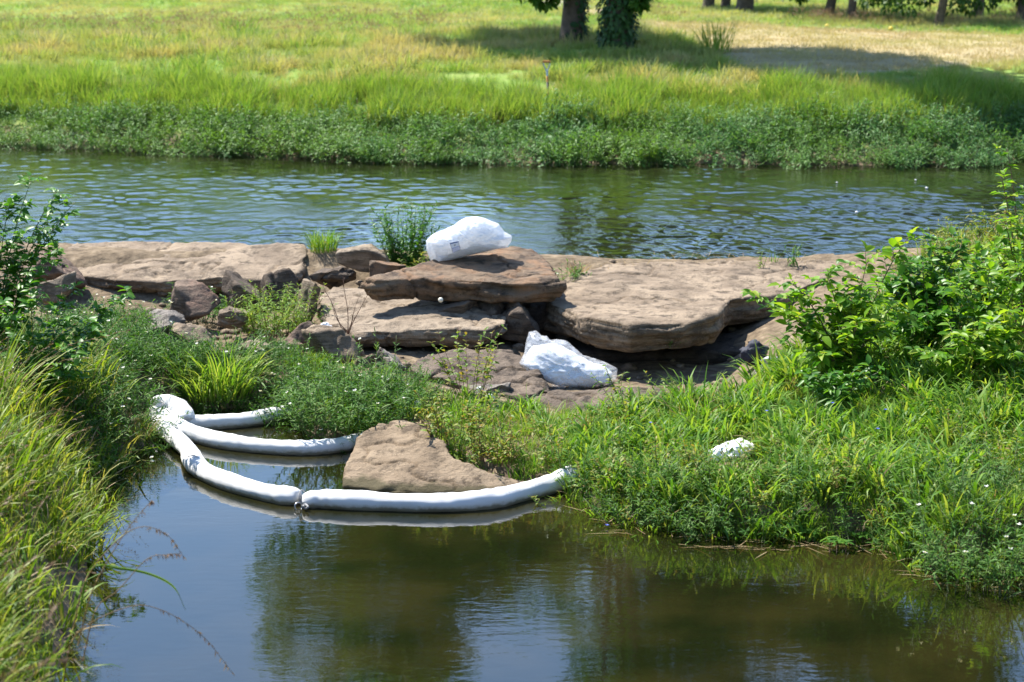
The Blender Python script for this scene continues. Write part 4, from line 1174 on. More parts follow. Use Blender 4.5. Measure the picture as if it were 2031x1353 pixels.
BA, ca, pa = boom('long straight front boom from the ring to the right-hand grass', [(598, 994, .055), (640, 991, .06), (700, 994, .06), (800, 998, .06), (900, 998, .06), (980, 990, .06), (1050, 973, .06), (1100, 958, .08), (1142, 938, .15)], .100, 1, (.45, .8))
BB, cb, pb = boom('curved front boom between the ring and the crease', [(596, 988, .05), (550, 982, .055), (490, 968, .055), (430, 948, .055), (392, 926, .06), (376, 898, .07)], .098, 2, (.35, .75))
BC, cc_, pc = boom('leftmost short boom from the crease up to the gathered end', [(390, 922, .055), (378, 898, .07), (355, 876, .075), (330, 856, .09), (312, 832, .12), (308, 812, .15)], .088, 3, (.75, .6))
BD, cd_, pd = boom('middle boom running right to behind the tan boulder', [(316, 812, .14), (335, 832, .11), (365, 852, .08), (410, 868, .06), (470, 880, .055), (540, 887, .055), (610, 889, .055), (670, 884, .055), (720, 872, .06), (760, 855, .06)], .094, 4, (.6, .8))
BE, ce_, pe = boom('fat folded boom end heaped above the other booms', [(303, 806, .20), (322, 800, .22), (346, 806, .20), (362, 822, .14), (366, 838, .08)], .105, 5, (.6, .8), .14)
BF, cf_, pf = boom('rear boom that vanishes under the leafy weeds', [(372, 838, .06), (420, 838, .06), (480, 834, .06), (530, 826, .065), (580, 816, .07), (650, 800, .09)], .085, 6, (.7, .8))

M['metal'] = simple_mat('galvanised_metal', (.42, .42, .42), .35, .9, .1)
M['rope'] = simple_mat('grey_rope', (.30, .30, .30), .8, 0, .3, 60, .5)
def ring(name, parent, c, center, R, r, rot, m):
    an = np.linspace(0, 2 * math.pi, 25)
    P = np.stack([R * np.cos(an), R * np.sin(an), 0 * an], 1) @ np.array(Euler(rot).to_matrix()).T + np.array(center) - c
    a = Acc(); tubes(a, P[None], r, r, 6)
    return link(name, a.mesh(name, [M[m]]), parent)
pR = pix(592, 1005, .02)
ring('ring', BA, ca, pR, .036, .008, (1.3, .2, .5), 'metal')
pT = pix(597, 990, .06)
ring('rope_loop', BA, ca, pT, .075, .006, (0, 1.45, .2), 'rope')
ring('rope_loop', BA, ca, pix(601, 990, .06), .082, .006, (.25, 1.35, 0), 'rope')
a = Acc(); kn = catmull([list(pix(600, 1004, .03)), list(pix(606, 1001, .05)), list(pix(611, 1006, .04)), list(pix(605, 1009, .02)), list(pix(602, 1003, .05))], 6) - ca
tubes(a, kn[None], .012, .010, 6); link('rope_knot', a.mesh('rope_knot', [M['rope']]), BA)
a = Acc(); kn = catmull([list(pix(306, 800, .30)), list(pix(316, 796, .33)), list(pix(326, 802, .31)), (list(pix(318, 808, .30))), list(pix(310, 812, .26))], 6) - ce_
tubes(a, kn[None], .006, .006, 5); link('tie_cord', a.mesh('tie_cord', [M['rope']]), BE)
a = Acc(); kn = catmull([list(pix(372, 906, .15)), list(pix(384, 903, .17)), list(pix(394, 908, .15))], 6) - cb
tubes(a, kn[None], .005, .005, 5); link('tie_cord', a.mesh('tie_cord', [M['rope']]), BB)

# ------------------------------------------------------------------ bags
def film_mat(name, clear, streak):
    m, nt, out = new_mat(name)
    L = nt.links
    tc = nd(nt, 'ShaderNodeTexCoord')
    mp = nd(nt, 'ShaderNodeMapping'); mp.inputs['Scale'].default_value = (1, 1, 2.2); mp.inputs['Rotation'].default_value = (0, .5, 0); L.new(tc.outputs['Object'], mp.inputs['Vector'])
    n1 = nd(nt, 'ShaderNodeTexNoise', i_Scale=7.0, i_Detail=6.0, i_Roughness=.65, i_Distortion=1.2); L.new(mp.outputs[0], n1.inputs['Vector'])
    vo = nd(nt, 'ShaderNodeTexVoronoi', i_Scale=9.0, feature='DISTANCE_TO_EDGE'); L.new(mp.outputs[0], vo.inputs['Vector'])
    p = nd(nt, 'ShaderNodeBsdfPrincipled', i_Roughness=.16); p.inputs['Base Color'].default_value = (.86, .88, .92, 1); p.inputs['Specular IOR Level'].default_value = .6
    t = nd(nt, 'ShaderNodeBsdfTranslucent'); t.inputs['Color'].default_value = (.85, .88, .92, 1)
    mx = nd(nt, 'ShaderNodeMixShader'); mx.inputs[0].default_value = .42; L.new(p.outputs[0], mx.inputs[1]); L.new(t.outputs[0], mx.inputs[2])
    tr = nd(nt, 'ShaderNodeBsdfTransparent')
    gl = nd(nt, 'ShaderNodeBsdfGlossy', i_Roughness=.12)
    ml = nd(nt, 'ShaderNodeMixShader'); ml.inputs[0].default_value = .10; L.new(tr.outputs[0], ml.inputs[1]); L.new(gl.outputs[0], ml.inputs[2])
    r = ramp(nt, [(.40, (clear,) * 3), (.66, (clear * streak,) * 3)]); L.new(n1.outputs['Fac'], r.inputs[0])
    m2 = nd(nt, 'ShaderNodeMixShader'); L.new(r.outputs[0], m2.inputs[0]); L.new(mx.outputs[0], m2.inputs[1]); L.new(ml.outputs[0], m2.inputs[2])
    b = nd(nt, 'ShaderNodeBump', i_Strength=.35, i_Distance=.02); L.new(n1.outputs['Fac'], b.inputs['Height'])
    b2 = nd(nt, 'ShaderNodeBump', i_Strength=.35, i_Distance=.02); L.new(vo.outputs[0], b2.inputs['Height']); L.new(b.outputs[0], b2.inputs['Normal'])
    for x in (p, gl, t): L.new(b2.outputs[0], x.inputs['Normal'])
    L.new(m2.outputs[0], out.inputs[0])
    return m
M['film'] = film_mat('white_plastic_film', .30, .35)
M['film_clear'] = film_mat('clear_plastic_film', .89, .5)
M['filling'] = simple_mat('white_wadding', (.82, .83, .84), .9, 0, .06, 9, .6)

def pillow(outline, Y, lean, tf, tb, seed, amp=.03, rings=38, nb=260, power=.5, center=None):
    """closed bag: outline (px, py), real bulge towards front (tf) and back (tb) in metres"""
    pts = np.array(outline, float)
    per = np.vstack([pts, pts[:1]])
    sl = np.linalg.norm(np.diff(per, axis=0), axis=1); s = np.concatenate([[0], np.cumsum(sl)])
    u = np.linspace(0, s[-1], nb, endpoint=False)
    B = np.stack([np.interp(u, s, per[:, j]) for j in range(2)], 1)
    c = np.array(center) if center else B.mean(0)
    ymax = pts[:, 1].max()
    W = []
    for side, th in ((-1, tf), (1, tb)):
        for k in range(rings + 1):
            if side == 1 and k == 0: continue
            r = 1 - k / rings
            q = c + (B - c) * r
            bul = th * (1 - r ** 2.4) ** power
            for (x, y) in q:
                w = pixd(x, y, Y + lean * (ymax - y)); W.append((w.x, w.y + side * bul, w.z))
    W = np.array(W)
    n1 = (rings + 1) * nb
    Q = []
    def ringidx(side, k): return np.arange(nb) + (k * nb if side < 0 else (n1 + (k - 1) * nb if k else 0))
    for side in (-1, 1):
        for k in range(rings):
            a_, b_ = ringidx(side, k), ringidx(side, k + 1)
            q = np.stack([a_, np.roll(a_, -1), np.roll(b_, -1), b_], 1)
            Q.append(q if side < 0 else q[:, ::-1])
    Q = np.concatenate(Q)
    Pn = W * np.array([1, 1, 1])
    fold = 1 - np.abs(fbm(Pn * np.array([3.2, 3.2, 6.0]) + seed, 4, seed, .6))
    d = amp * (np.clip(fold - .6, 0, 1) * 2.2 - .4) + amp * .7 * fbm(Pn * 4.5, 3, seed + 3)
    fine = 1 - np.abs(fbm((Pn @ np.array([[.8, 0, .6], [0, 1, 0], [-.6, 0, .8]])) * np.array([3.0, 5, 11.]) + .8 * fbm(Pn * 3, 2, seed + 8)[:, None] + seed, 3, seed + 6, .55))
    d = d + amp * .7 * np.clip((fine - .80) / .20, 0, 1) ** 1.5
    W[:, 1] -= d * np.where(np.arange(len(W)) < n1, 1, -1) * 1.0
    W[:, 2] += d * .35
    return W, Q

OUT1 = [(845, 477), (856, 466), (880, 457), (900, 447), (912, 438), (926, 431), (945, 430), (962, 433), (978, 440), (990, 445), (1001, 461), (1016, 469), (1014, 480), (1006, 490), (985, 493), (955, 500), (930, 506), (900, 514), (875, 520), (857, 523), (850, 508), (846, 495)]
def bag(label, outline, Y, lean, tf, tb, film, seed, amp, filling, name='plastic_bag', cat='bag'):
    W, Q = pillow(outline, Y, lean, tf, tb, seed, amp)
    c = W.mean(0); c[2] = W[:, 2].min()
    a = Acc(); a.add(W - c, quads=Q)
    o = link(name, a.mesh(name, [M[film]]), None, c)
    tag(o, label, cat)
    if filling:
        fo, ff, fb, fs = filling
        W2, Q2 = pillow(fo, Y, lean, ff, fb, fs, .018, 18, 120)
        a = Acc(); a.add(W2 - c, quads=Q2)
        link('filling', a.mesh('filling', [M['filling']]), o)
    return o, W, Q
inn = [(855, 482), (880, 468), (915, 452), (940, 442), (970, 450), (990, 462), (1000, 474), (990, 486), (950, 495), (900, 507), (866, 513)]
bag1, W1, Q1 = bag('puffy white plastic bag with printed label, on top of the tilted slab', OUT1, 24.45, -.0018, .30, .30, 'film', 61, .013, (inn, .25, .25, 62))
# printed label lying on the film
bv = BVHTree.FromPolygons([tuple(v) for v in W1], [tuple(q) for q in Q1])
def label_mat():
    m, nt, out = new_mat('printed_label')
    L = nt.links
    uv = nd(nt, 'ShaderNodeUVMap'); sp = nd(nt, 'ShaderNodeSeparateXYZ'); L.new(uv.outputs[0], sp.inputs[0])
    blue, white, pale = (.05, .11, .30), (.80, .80, .84), (.66, .65, .76)
    r = ramp(nt, [(0, pale), (.40, (.09, .2, .5)), (.445, white), (.84, blue), (.95, white)], 'CONSTANT')
    L.new(sp.outputs[1], r.inputs[0])
    col = r.outputs[0]
    def box(u0, u1, v0, v1, c, cur):
        f = None
        for ch, lo, hi in ((0, u0, u1), (1, v0, v1)):
            for op, v in (('GREATER_THAN', lo), ('LESS_THAN', hi)):
                n = nd(nt, 'ShaderNodeMath', operation=op); L.new(sp.outputs[ch], n.inputs[0]); n.inputs[1].default_value = v
                if f is None: f = n.outputs[0]
                else:
                    k = nd(nt, 'ShaderNodeMath', operation='MULTIPLY'); L.new(f, k.inputs[0]); L.new(n.outputs[0], k.inputs[1]); f = k.outputs[0]
        return mixc(nt, f, cur, c)
    for u0, u1, v0, v1 in ((.40, .44, .56, .72), (.44, .49, .68, .72), (.44, .49, .62, .66), (.53, .57, .56, .72), (.57, .61, .66, .72)):
        col = box(u0, u1, v0, v1, (.12, .12, .13), col)
    for k in range(5):
        col = box(.12, .86 - .08 * (k % 3), .07 + k * .06, .085 + k * .06, (.42, .42, .55), col)
    for e_ in ((0, .035, 0, 1), (.965, 1, 0, 1), (0, 1, 0, .03)):
        col = box(*e_, (.10, .10, .13), col)
    p = nd(nt, 'ShaderNodeBsdfPrincipled', i_Roughness=.4); L.new(col, p.inputs['Base Color']); L.new(p.outputs[0], out.inputs[0])
    return m
nu, nv = 7, 8
V = []; UV = []
A0, A1, A2, A3 = [np.array(v, float) for v in ((898.5, 501.5), (913.5, 494.5), (909, 477.5), (892, 481))]   # lower left, lower right, upper right, upper left
for j in range(nv):
    for i in range(nu):
        u, v = i / (nu - 1), j / (nv - 1)
        q = (1 - v) * ((1 - u) * A0 + u * A1) + v * ((1 - u) * A3 + u * A2)
        d = ray(*q).normalized()
        h = bv.ray_cast(CAMP, d)
        pnt = h[0] if h[0] is not None else pixd(q[0], q[1], 24.2)
        V.append(np.array(pnt - d * .012)); UV.append((u, v))
V = np.array(V)
Vg = V.reshape(nv, nu, 3); Vs = Vg.copy()
Vs[..., 1] = np.polyval([0], Vs[..., 1]) + np.min(Vs[..., 1]) * .6 + Vs[..., 1] * .4
for _ in range(6):
    Vs[1:-1, 1:-1] = (Vs[:-2, 1:-1] + Vs[2:, 1:-1] + Vs[1:-1, :-2] + Vs[1:-1, 2:]) / 4
V = Vs.reshape(-1, 3); V[:, 1] -= .012
idx = np.arange(nu * nv).reshape(nv, nu)
a = Acc(); a.add(V - np.array(bag1.location), quads=np.stack([idx[:-1, :-1], idx[:-1, 1:], idx[1:, 1:], idx[1:, :-1]], -1).reshape(-1, 4))
me = a.mesh('label', [label_mat()])
ul = me.uv_layers.new(name='UVMap'); li = np.empty(len(me.loops), np.int32); me.loops.foreach_get('vertex_index', li)
ul.data.foreach_set('uv', np.array(UV)[li].astype(np.float32).ravel())
link('label', me, bag1)

OUT2 = [(1030, 720), (1040, 700), (1043, 678), (1049, 658), (1061, 656), (1072, 667), (1084, 668), (1088, 676), (1104, 674), (1124, 678), (1140, 690), (1158, 707), (1180, 714), (1204, 722), (1225, 732), (1223, 750), (1212, 765), (1180, 768), (1140, 772), (1115, 776), (1089, 781), (1068, 763), (1048, 745), (1038, 732)]
inn2 = [(1038, 720), (1046, 700), (1056, 686), (1088, 682), (1116, 687), (1142, 702), (1172, 719), (1202, 728), (1216, 740), (1210, 760), (1165, 766), (1110, 766), (1078, 756), (1052, 740)]
bag(*('crumpled clear plastic bag of white wadding, slumped before the dark gap', OUT2, 21.55, .0022, .22, .24, 'film_clear', 71, .015, (inn2, .18, .19, 72)))
OUT3 = [(1386, 908), (1404, 897), (1432, 884), (1455, 874), (1472, 871), (1488, 878), (1503, 886), (1494, 898), (1478, 906), (1450, 914), (1420, 919), (1398, 918)]
for q_ in OUT3: pass
o3, W3, Q3 = bag('folded white pad half sunk in grass on the right-hand bank', OUT3, 18.35, .001, .12, .14, 'filling', 81, .02, None, 'absorbent_pad', 'pad')

# ------------------------------------------------------------------ small litter
M['litter'] = simple_mat('white_scrap', (.78, .78, .77), .7, 0, .08, 30)
M['cloth'] = simple_mat('dark_blue_cloth', (.028, .032, .05), .8, 0, .4, 12, .6)
M['grey_plastic'] = simple_mat('grey_plastic_sheet', (.30, .31, .34), .5, 0, .2, 8)
def scrap(name, label, box, Y, m, seed, cat):
    x0, y0, x1, y1 = box
    D, F = ico(4)
    V = D * (1 + .55 * fbm(D * 1.6 + seed, 3, seed)[:, None]) * (1 - .35 * np.abs(fbm(D * 3 + seed, 3, seed + 2)))[:, None]
    w, h = (x1 - x0) / FPX * Y, (y1 - y0) / FPX * Y
    V = (V - (V.max(0) + V.min(0)) / 2) / (V.max(0) - V.min(0)) * np.array([w, min(w, h) * .7, h])
    c = pixd((x0 + x1) / 2, (y0 + y1) / 2, Y)
    a = Acc(); a.add(V, F)
    return tag(link(name, a.mesh(name, [M[m]]), None, c), label, cat)
scrap('paper_scrap', 'torn white scrap stuck between rocks left of the bare twigs', (633, 638, 660, 668), 22.5, 'litter', 3, 'litter')
scrap('paper_scrap', 'white scrap hanging in weeds just above the tan boulder', (818, 793, 836, 818), 20.1, 'litter', 9, 'litter')
scrap('paper_scrap', 'larger white scrap beside the crumbly stone', (962, 780, 986, 802), 20.7, 'litter', 14, 'litter')
scrap('paper_scrap', 'small white scrap in leaves left of the crumbly stone', (944, 766, 958, 778), 20.9, 'litter', 19, 'litter')
scrap('cloth', 'dark blue cloth crumpled deep under the overhanging slab', (1466, 672, 1526, 730), 22.2, 'cloth', 23, 'cloth')
scrap('plastic_sheet', 'grey plastic sheet lying at the foot of the right-hand bush', (1506, 706, 1592, 734), 21.9, 'grey_plastic', 27, 'litter')
a = Acc(); V, F = ico(4); a.add(V * .030, F)
M['ball'] = simple_mat('off_white_ball', (.70, .66, .54), .4, 0, .05, 40)
tag(link('ball', a.mesh('ball', [M['ball']]), None, pixd(874, 595, 23.2)), 'small off-white ball tucked under the tilted slab', 'ball')
for px, py, lab in ((1699, 421, 'white fleck afloat nearest the weir on the far river'), (1838, 373, 'white fleck afloat below the leafy spit on the river'), (1660, 362, 'tiny white fleck afloat left of the others near the far bank'), (1816, 357, 'tiny white fleck afloat closest to the far bank')):
    a = Acc(); V, F = ico(2); s_ = .026 if 'tiny' not in lab else .018
    a.add(V * [s_, s_, s_ * .7], F)
    tag(link('floating_fleck', a.mesh('floating_fleck', [M['litter']]), None, pix(px, py, Z_UP + .02)), lab, 'litter', 'flecks floating on the river')

# ------------------------------------------------------------------ shrubs with leaves one by one
LEAFMESH = {}
def leaf_mesh(m, ratio, v):
    key = (m, ratio, v)
    if key not in LEAFMESH:
        a = Acc(); leaves(a, [[0, 0, 0]], [[1, 0, 0]], [[0, 0, 1]], 1.0, ratio, .12 + .12 * v, .10 + .1 * v, 0, [.15 + .35 * v])
        LEAFMESH[key] = a.mesh('leaf', [M[m]])
    return LEAFMESH[key]

def shrub(name, label, base, tips, leafL, ratio, m, stem_m='twig', twigs=9, per=6, twigL=.28, group=None, cap=220, start=.3, r=.012, up=.5, spread=1.0):
    base = Vector(base)
    e = empty(name, base, label, 'shrub', group)
    P, D, Nn, Ls = [], [], [], []
    for tp in tips:
        tp = np.array(pixd(*tp)) - np.array(base)
        s0 = np.array([RNG.normal(0, .03), RNG.normal(0, .03), -.05])
        mid = np.array([tp[0] * .35, tp[1] * .35, tp[2] * (up + .15)])
        u = np.linspace(0, 1, 12)[:, None]
        c = (1 - u) ** 2 * s0 + 2 * u * (1 - u) * mid + u * u * tp
        a = Acc(); tubes(a, c[None], r, r * .25, 6)
        tl = []
        for k in range(twigs):
            t = start + (1 - start) * (k + RNG.random()) / twigs
            i = min(int(t * 11), 10); q = c[i] + (c[i + 1] - c[i]) * (t * 11 - i)
            fw = unit(c[i + 1] - c[i])
            dr = unit(fw * .55 + np.array([RNG.normal(0, .75), RNG.normal(0, .75), RNG.normal(.15, .35)]) * spread)
            ll = twigL * RNG.uniform(.5, 1.1) * (1.15 - .55 * t)
            w = np.linspace(0, 1, 6)[:, None]
            tw = q + dr * ll * w + np.array([0, 0, -.18]) * ll * w * w
            tl.append(tw)
            sd = unit(np.cross(dr, [0, 0, 1.0]))
            for j in range(per):
                tt = (j + .6) / per
                pp_ = q + dr * ll * tt + np.array([0, 0, -.18]) * ll * tt * tt
                sg = 1 if j % 2 else -1
                dd = dr * .55 + sd * sg * .85 + np.array([0, 0, RNG.normal(-.12, .25)])
                if j == per - 1: dd = dr + RNG.normal(0, .2, 3)
                P.append(pp_); D.append(dd); Nn.append(np.array([RNG.normal(0, .3), RNG.normal(-.15, .3), 1.0])); Ls.append(leafL * RNG.uniform(.45, 1.15) * (1.1 - .3 * t))
        tubes(a, np.array(tl), r * .3, r * .12, 4)
        link('branch', a.mesh('branch', [M[stem_m]]), e)
    P, D, Nn, Ls = np.array(P), unit(np.array(D)), np.array(Nn), np.array(Ls)
    order = np.argsort(P[:, 1] - .3 * P[:, 2])
    own = order[:cap] if len(P) > cap else order
    for i in own:
        d = Vector(D[i]); s_ = Vector(Nn[i]).cross(d).normalized(); n_ = d.cross(s_).normalized()
        mt = Matrix((d, s_, n_)).transposed().to_4x4() @ Matrix.Scale(Ls[i], 4)
        mt.translation = Vector(P[i])
        o = bpy.data.objects.new('leaf', leaf_mesh(m, ratio, int(RNG.integers(0, 3))))
        C.objects.link(o); o.parent = e; o.matrix_local = mt
    rest = order[cap:]
    if len(rest):
        a = Acc(); leaves(a, P[rest], D[rest], Nn[rest], Ls[rest], Ls[rest] * ratio, .22, .2, 0)
        tag(link('leaf', a.mesh('leaf_mass', [M[m]]), e), kind='stuff')
    return e

G = lambda px, Y, dz=0: (lambda p: Vector((p.x, p.y, p.z + dz)))(ground_at(px, Y))
# right-hand thicket
shrub('shrub', 'bright green bush reaching left over the slab, front of the right-hand thicket', G(1690, 20.6), [(1495, 580, 20.3), (1560, 620, 20.0), (1640, 545, 20.5), (1805, 465, 20.8), (1720, 520, 20.3), (1620, 700, 19.8), (1700, 640, 19.8), (1780, 600, 20.2), (1570, 560, 20.4), (1690, 590, 20.2)], .168, .58, 'shrub_bright', 'twig', 17, 7, .36, cap=290, start=.25)
shrub('shrub', 'dark green bush filling the middle of the right-hand thicket', G(1840, 21.3), [(1760, 560, 21.4), (1830, 520, 21.4), (1905, 490, 21.5), (1890, 560, 21.0), (1950, 520, 21.4), (1850, 620, 20.7), (1930, 610, 20.7), (1780, 510, 21.5), (1860, 475, 21.6), (1800, 640, 20.6)], .15, .6, 'shrub_dark', 'twig', 18, 7, .38, cap=280)
shrub('shrub', 'light green bush at the right edge below the tall shoots', G(1975, 20.2), [(1900, 560, 20.2), (1960, 545, 20.0), (2040, 520, 20.0), (1880, 660, 19.6), (1960, 640, 19.4), (2040, 620, 19.4), (2010, 700, 19.2), (1830, 700, 19.6)], .165, .52, 'shrub_bright', 'stem', 17, 7, .36, cap=280)
shrub('shrub', 'tall leafy shoots rising against the river at the right edge', G(2040, 20.8), [(1998, 295, 20.8), (1985, 350, 20.6), (2035, 380, 20.6), (1990, 430, 20.4), (2030, 470, 20.2), (1975, 500, 20.5)], .135, .55, 'shrub_bright', 'stem_red', 13, 6, .28, cap=260, start=.3)
shrub('shrub', 'low broad leaved plant at the foot of the bright green bush', G(1660, 19.6), [(1640, 740, 19.2), (1690, 740, 19.2), (1740, 740, 19.2), (1660, 775, 19.0), (1600, 740, 19.4)], .13, .55, 'shrub_dark', 'stem', 12, 6, .26, cap=200)
shrub('shrub', 'pale leafy bush at the back of the thicket, beside the tan river edge rock', G(1935, 22.6), [(1850, 510, 22.6), (1900, 530, 22.4), (1960, 490, 22.6), (2010, 510, 22.4), (2045, 440, 22.6), (1985, 560, 22.2), (1910, 590, 22.0), (1800, 560, 22.4)], .15, .5, 'shrub_bright', 'stem', 15, 7, .36, cap=240)
# left shrubs
shrub('shrub', 'upright leafy shrub against the river at the left edge', G(-30, 19.6), [(65, 352, 19.6), (118, 372, 19.4), (20, 400, 19.5), (150, 400, 19.3), (95, 440, 19.2), (40, 470, 19.2), (120, 490, 19.0), (-30, 380, 19.6), (-20, 460, 19.2)], .115, .62, 'shrub_dark', 'stem', 22, 8, .28, cap=295, start=.2, r=.010)
shrub('shrub', 'low spreading branches of dark leaves below the left-hand upright shrub', G(60, 18.9), [(262, 568, 19.2), (225, 600, 18.9), (150, 560, 19.0), (200, 640, 18.6), (120, 620, 18.6), (60, 580, 18.8), (10, 600, 18.6), (160, 690, 18.2)], .12, .6, 'shrub_dark', 'stem', 18, 7, .28, cap=280, start=.2, r=.008, up=.35)

# ------------------------------------------------------------------ single plants
PARTS = {0: 'foliage', 1: 'stem', 2: 'flower', 3: 'stem'}
def plant(name, label, base, build, cat='plant', scale=1.0, names=None, group=None, rot=None):
    e = empty(name, base, label, cat, group)
    e.scale = (scale,) * 3
    e.rotation_euler[2] = RNG.uniform(0, 6.28) if rot is None else rot
    mu = Multi(); mats = build(mu)
    for k, a in sorted(mu.sub.items()):
        o = link((names or PARTS)[k], a.mesh((names or PARTS)[k], [mats[k]]), e)
        if k != 1: o['kind'] = 'stuff'
    return e
GN_ = {0: 'blades', 1: 'dry_blades', 2: 'seed_head'}
W_ = weed
plant('bushy_plant', 'bushy narrow leaved plant at the river edge left of the labelled bag', G(802, 26.3, -.03), W_(60, .20, .86, .13, .25, 20, 'shrub_dark', (.02, .45), 0, 'stem', .08), 'plant')
plant('bushy_plant', 'small sprawling plant between the bushy plant and the labelled bag', G(850, 25.4, .12), W_(24, .16, .46, .11, .22, 13, 'weed_yellow', (.1, .7), 0), 'plant')
plant('grass_tuft', 'feathery yellow green tuft in the gap of the weir', G(638, 26.75, -.02), tuft(190, .17, .46, .010, (.0, .55), (.1, 1.0), 'grass_near', 5, 30), 'grass tuft', 1.0, GN_)
plant('weed', 'leafy weed against the right end of the tilted slab', G(1122, 24.9, .16), W_(26, .14, .40, .12, .2, 10, 'weed_grey', (.1, .8), 3), 'weed')
plant('grass_tuft', 'dry straw tuft on the slab behind the leafy weed', G(1150, 25.6, .03), tuft(60, .16, .30, .006, (.2, 1.1), (.2, 1.0), 'grass_dry', 5, 30), 'grass tuft', 1.0, GN_)
plant('seedling', 'upright leafy seedling on the slab, left of the drooping one', G(1508, 25.4, .02), W_(4, .05, .36, .07, .3, 8, 'weed_yellow', (.02, .3), 0), 'seedling')
plant('seedling', 'drooping pale seedling on the slab, right of the upright one', G(1575, 25.5, .02), W_(4, .05, .40, .10, .32, 6, 'weed_grey', (.02, .3), 0, 'stem', .3, -.6), 'seedling')
plant('grass_tuft', 'thin green tuft between the two seedlings on the slab', G(1538, 25.7, .02), tuft(14, .05, .26, .008, (.0, .5), (.1, .7), 'grass_near', 5, 3), 'grass tuft', 1.0, GN_)
plant('weed', 'small pale weed rooted in the lip of the overhanging slab', pixd(1330, 690, 22.35), W_(11, .06, .20, .075, .24, 7, 'weed_grey', (.1, .9), 0), 'weed')
plant('weed', 'smaller weed hanging on the ledge left of the pale one', pixd(1248, 684, 22.4), W_(6, .04, .17, .06, .22, 6, 'weed_grey', (.1, .6), 0), 'weed')
plant('weed', 'spreading yellow green weed with red stems among the rocks', on_ground(545, 668), W_(70, .32, .68, .13, .14, 18, 'grass_near', (.1, .85), 0, 'stem_red', .15), 'weed')
plant('grass_tuft', 'tall bright grass clump among dark weeds left of the middle', on_ground(428, 790), tuft(420, .40, .82, .018, (.0, .7), (.3, 1.6), 'grass_near', 7, 10), 'grass tuft', 1.0, GN_)
plant('weed', 'big clump of narrow leaved weeds overhanging the rear boom', on_ground(668, 858), W_(70, .42, .68, .15, .16, 13, 'weed_grey', (.05, .85), 5, 'stem', .12), 'weed')
plant('weed', 'white flowered dark weed clump behind the pale grey rugged rock', on_ground(395, 642), W_(34, .27, .48, .14, .17, 12, 'weed', (.1, .8), 12, 'stem', .15), 'weed')
plant('weed', 'white flowered clump standing in water at the lower right', pix(1935, 1150, .0), W_(60, .42, .62, .13, .16, 12, 'weed_grey', (.05, .8), 16, 'stem', .12), 'weed')
plant('weed', 'little low sprig drooping to the water beside the white flowered clump', pix(1985, 1185, 0), W_(5, .06, .36, .12, .16, 8, 'weed_grey', (.5, 1.1), 1), 'weed')
plant('weed', 'reddish stemmed weed rising from the top of the tan boulder', on_ground(905, 892), W_(26, .22, .62, .10, .40, 11, 'weed_yellow', (.0, .5), 0, 'stem_red', .2), 'weed')
plant('weed', 'yellowing sapling in front of the dark cracked rock', on_ground(932, 800), W_(12, .14, .80, .11, .42, 11, 'weed_yellow', (.0, .35), 0, 'stem_red', .3), 'weed')
plant('weed', 'yellowish leafy weed at the corner of the tan boulder', on_ground(985, 925), W_(26, .20, .42, .09, .36, 9, 'weed_yellow', (.0, .7), 0, 'stem_red', .2), 'weed')
plant('grass_tuft', 'tall tuft with dry brown base before the long low rock', on_ground(1390, 845), tuft(60, .26, .72, .016, (.05, .7), (.3, 1.3), 'grass_near', 6, 46), 'grass tuft', 1.0, GN_)
plant('grass_tuft', 'strawy tuft at the right end of the long low rock', on_ground(1590, 790), tuft(60, .22, .46, .010, (.1, .9), (.3, 1.2), 'grass_olive', 6, 60), 'grass tuft', 1.0, GN_)
plant('grass_tuft', 'brown tangled tuft overhanging the pool beside the heaped booms', on_ground(250, 872), tuft(120, .26, .60, .007, (.3, 1.2), (.6, 2.0), 'grass_olive', 7, 130), 'grass tuft', 1.0, GN_)
plant('grass_tuft', 'spiky green clump at the corner of the dry field', on_ground(1420, 106), tuft(90, .34, .95, .022, (.0, .55), (.0, .6), 'grass_shore', 5, 0), 'grass tuft', 1.0, GN_)
plant('grass_tuft', 'dark green clump high on the left part of the far bank', on_ground(470, 72), tuft(120, .5, .60, .02, (.0, .6), (.1, .7), 'grass_near', 5, 0), 'grass tuft', 1.0, GN_)
plant('broad_leaf_plant', 'bright yellow green broad leaved plant on the far bank below the shovel', on_ground(1100, 250), tuft(9, .10, .55, .085, (.0, .5), (.0, .6), 'weed_yellow', 6, 0), 'plant', 1.0, GN_)

# bare twigs
tb = on_ground(690, 700); tb.z += .2
e = empty('bare_shrub', tb, 'bare reddish twigs standing before the pale flat slab', 'shrub')
for k, tp in enumerate([(683, 545, 22.6), (712, 590, 22.5), (655, 600, 22.6), (730, 580, 22.4), (640, 575, 22.7), (700, 620, 22.3)]):
    t1 = np.array(pixd(*tp)) - np.array(tb)
    u = np.linspace(0, 1, 9)[:, None]
    c = u * t1 + np.sin(u * 5 + k) * .015
    a = Acc(); tubes(a, c[None], .006, .0022, 5)
    tw = []
    for j in range(6):
        q = c[3 + j % 5]; dr = unit(t1 + RNG.normal(0, .35, 3)); w = np.linspace(0, 1, 4)[:, None]; tw.append(q + dr * RNG.uniform(.06, .16) * w)
    tubes(a, np.array(tw), .002, .001, 3)
    link('branch', a.mesh('branch', [M['stem_red']]), e)
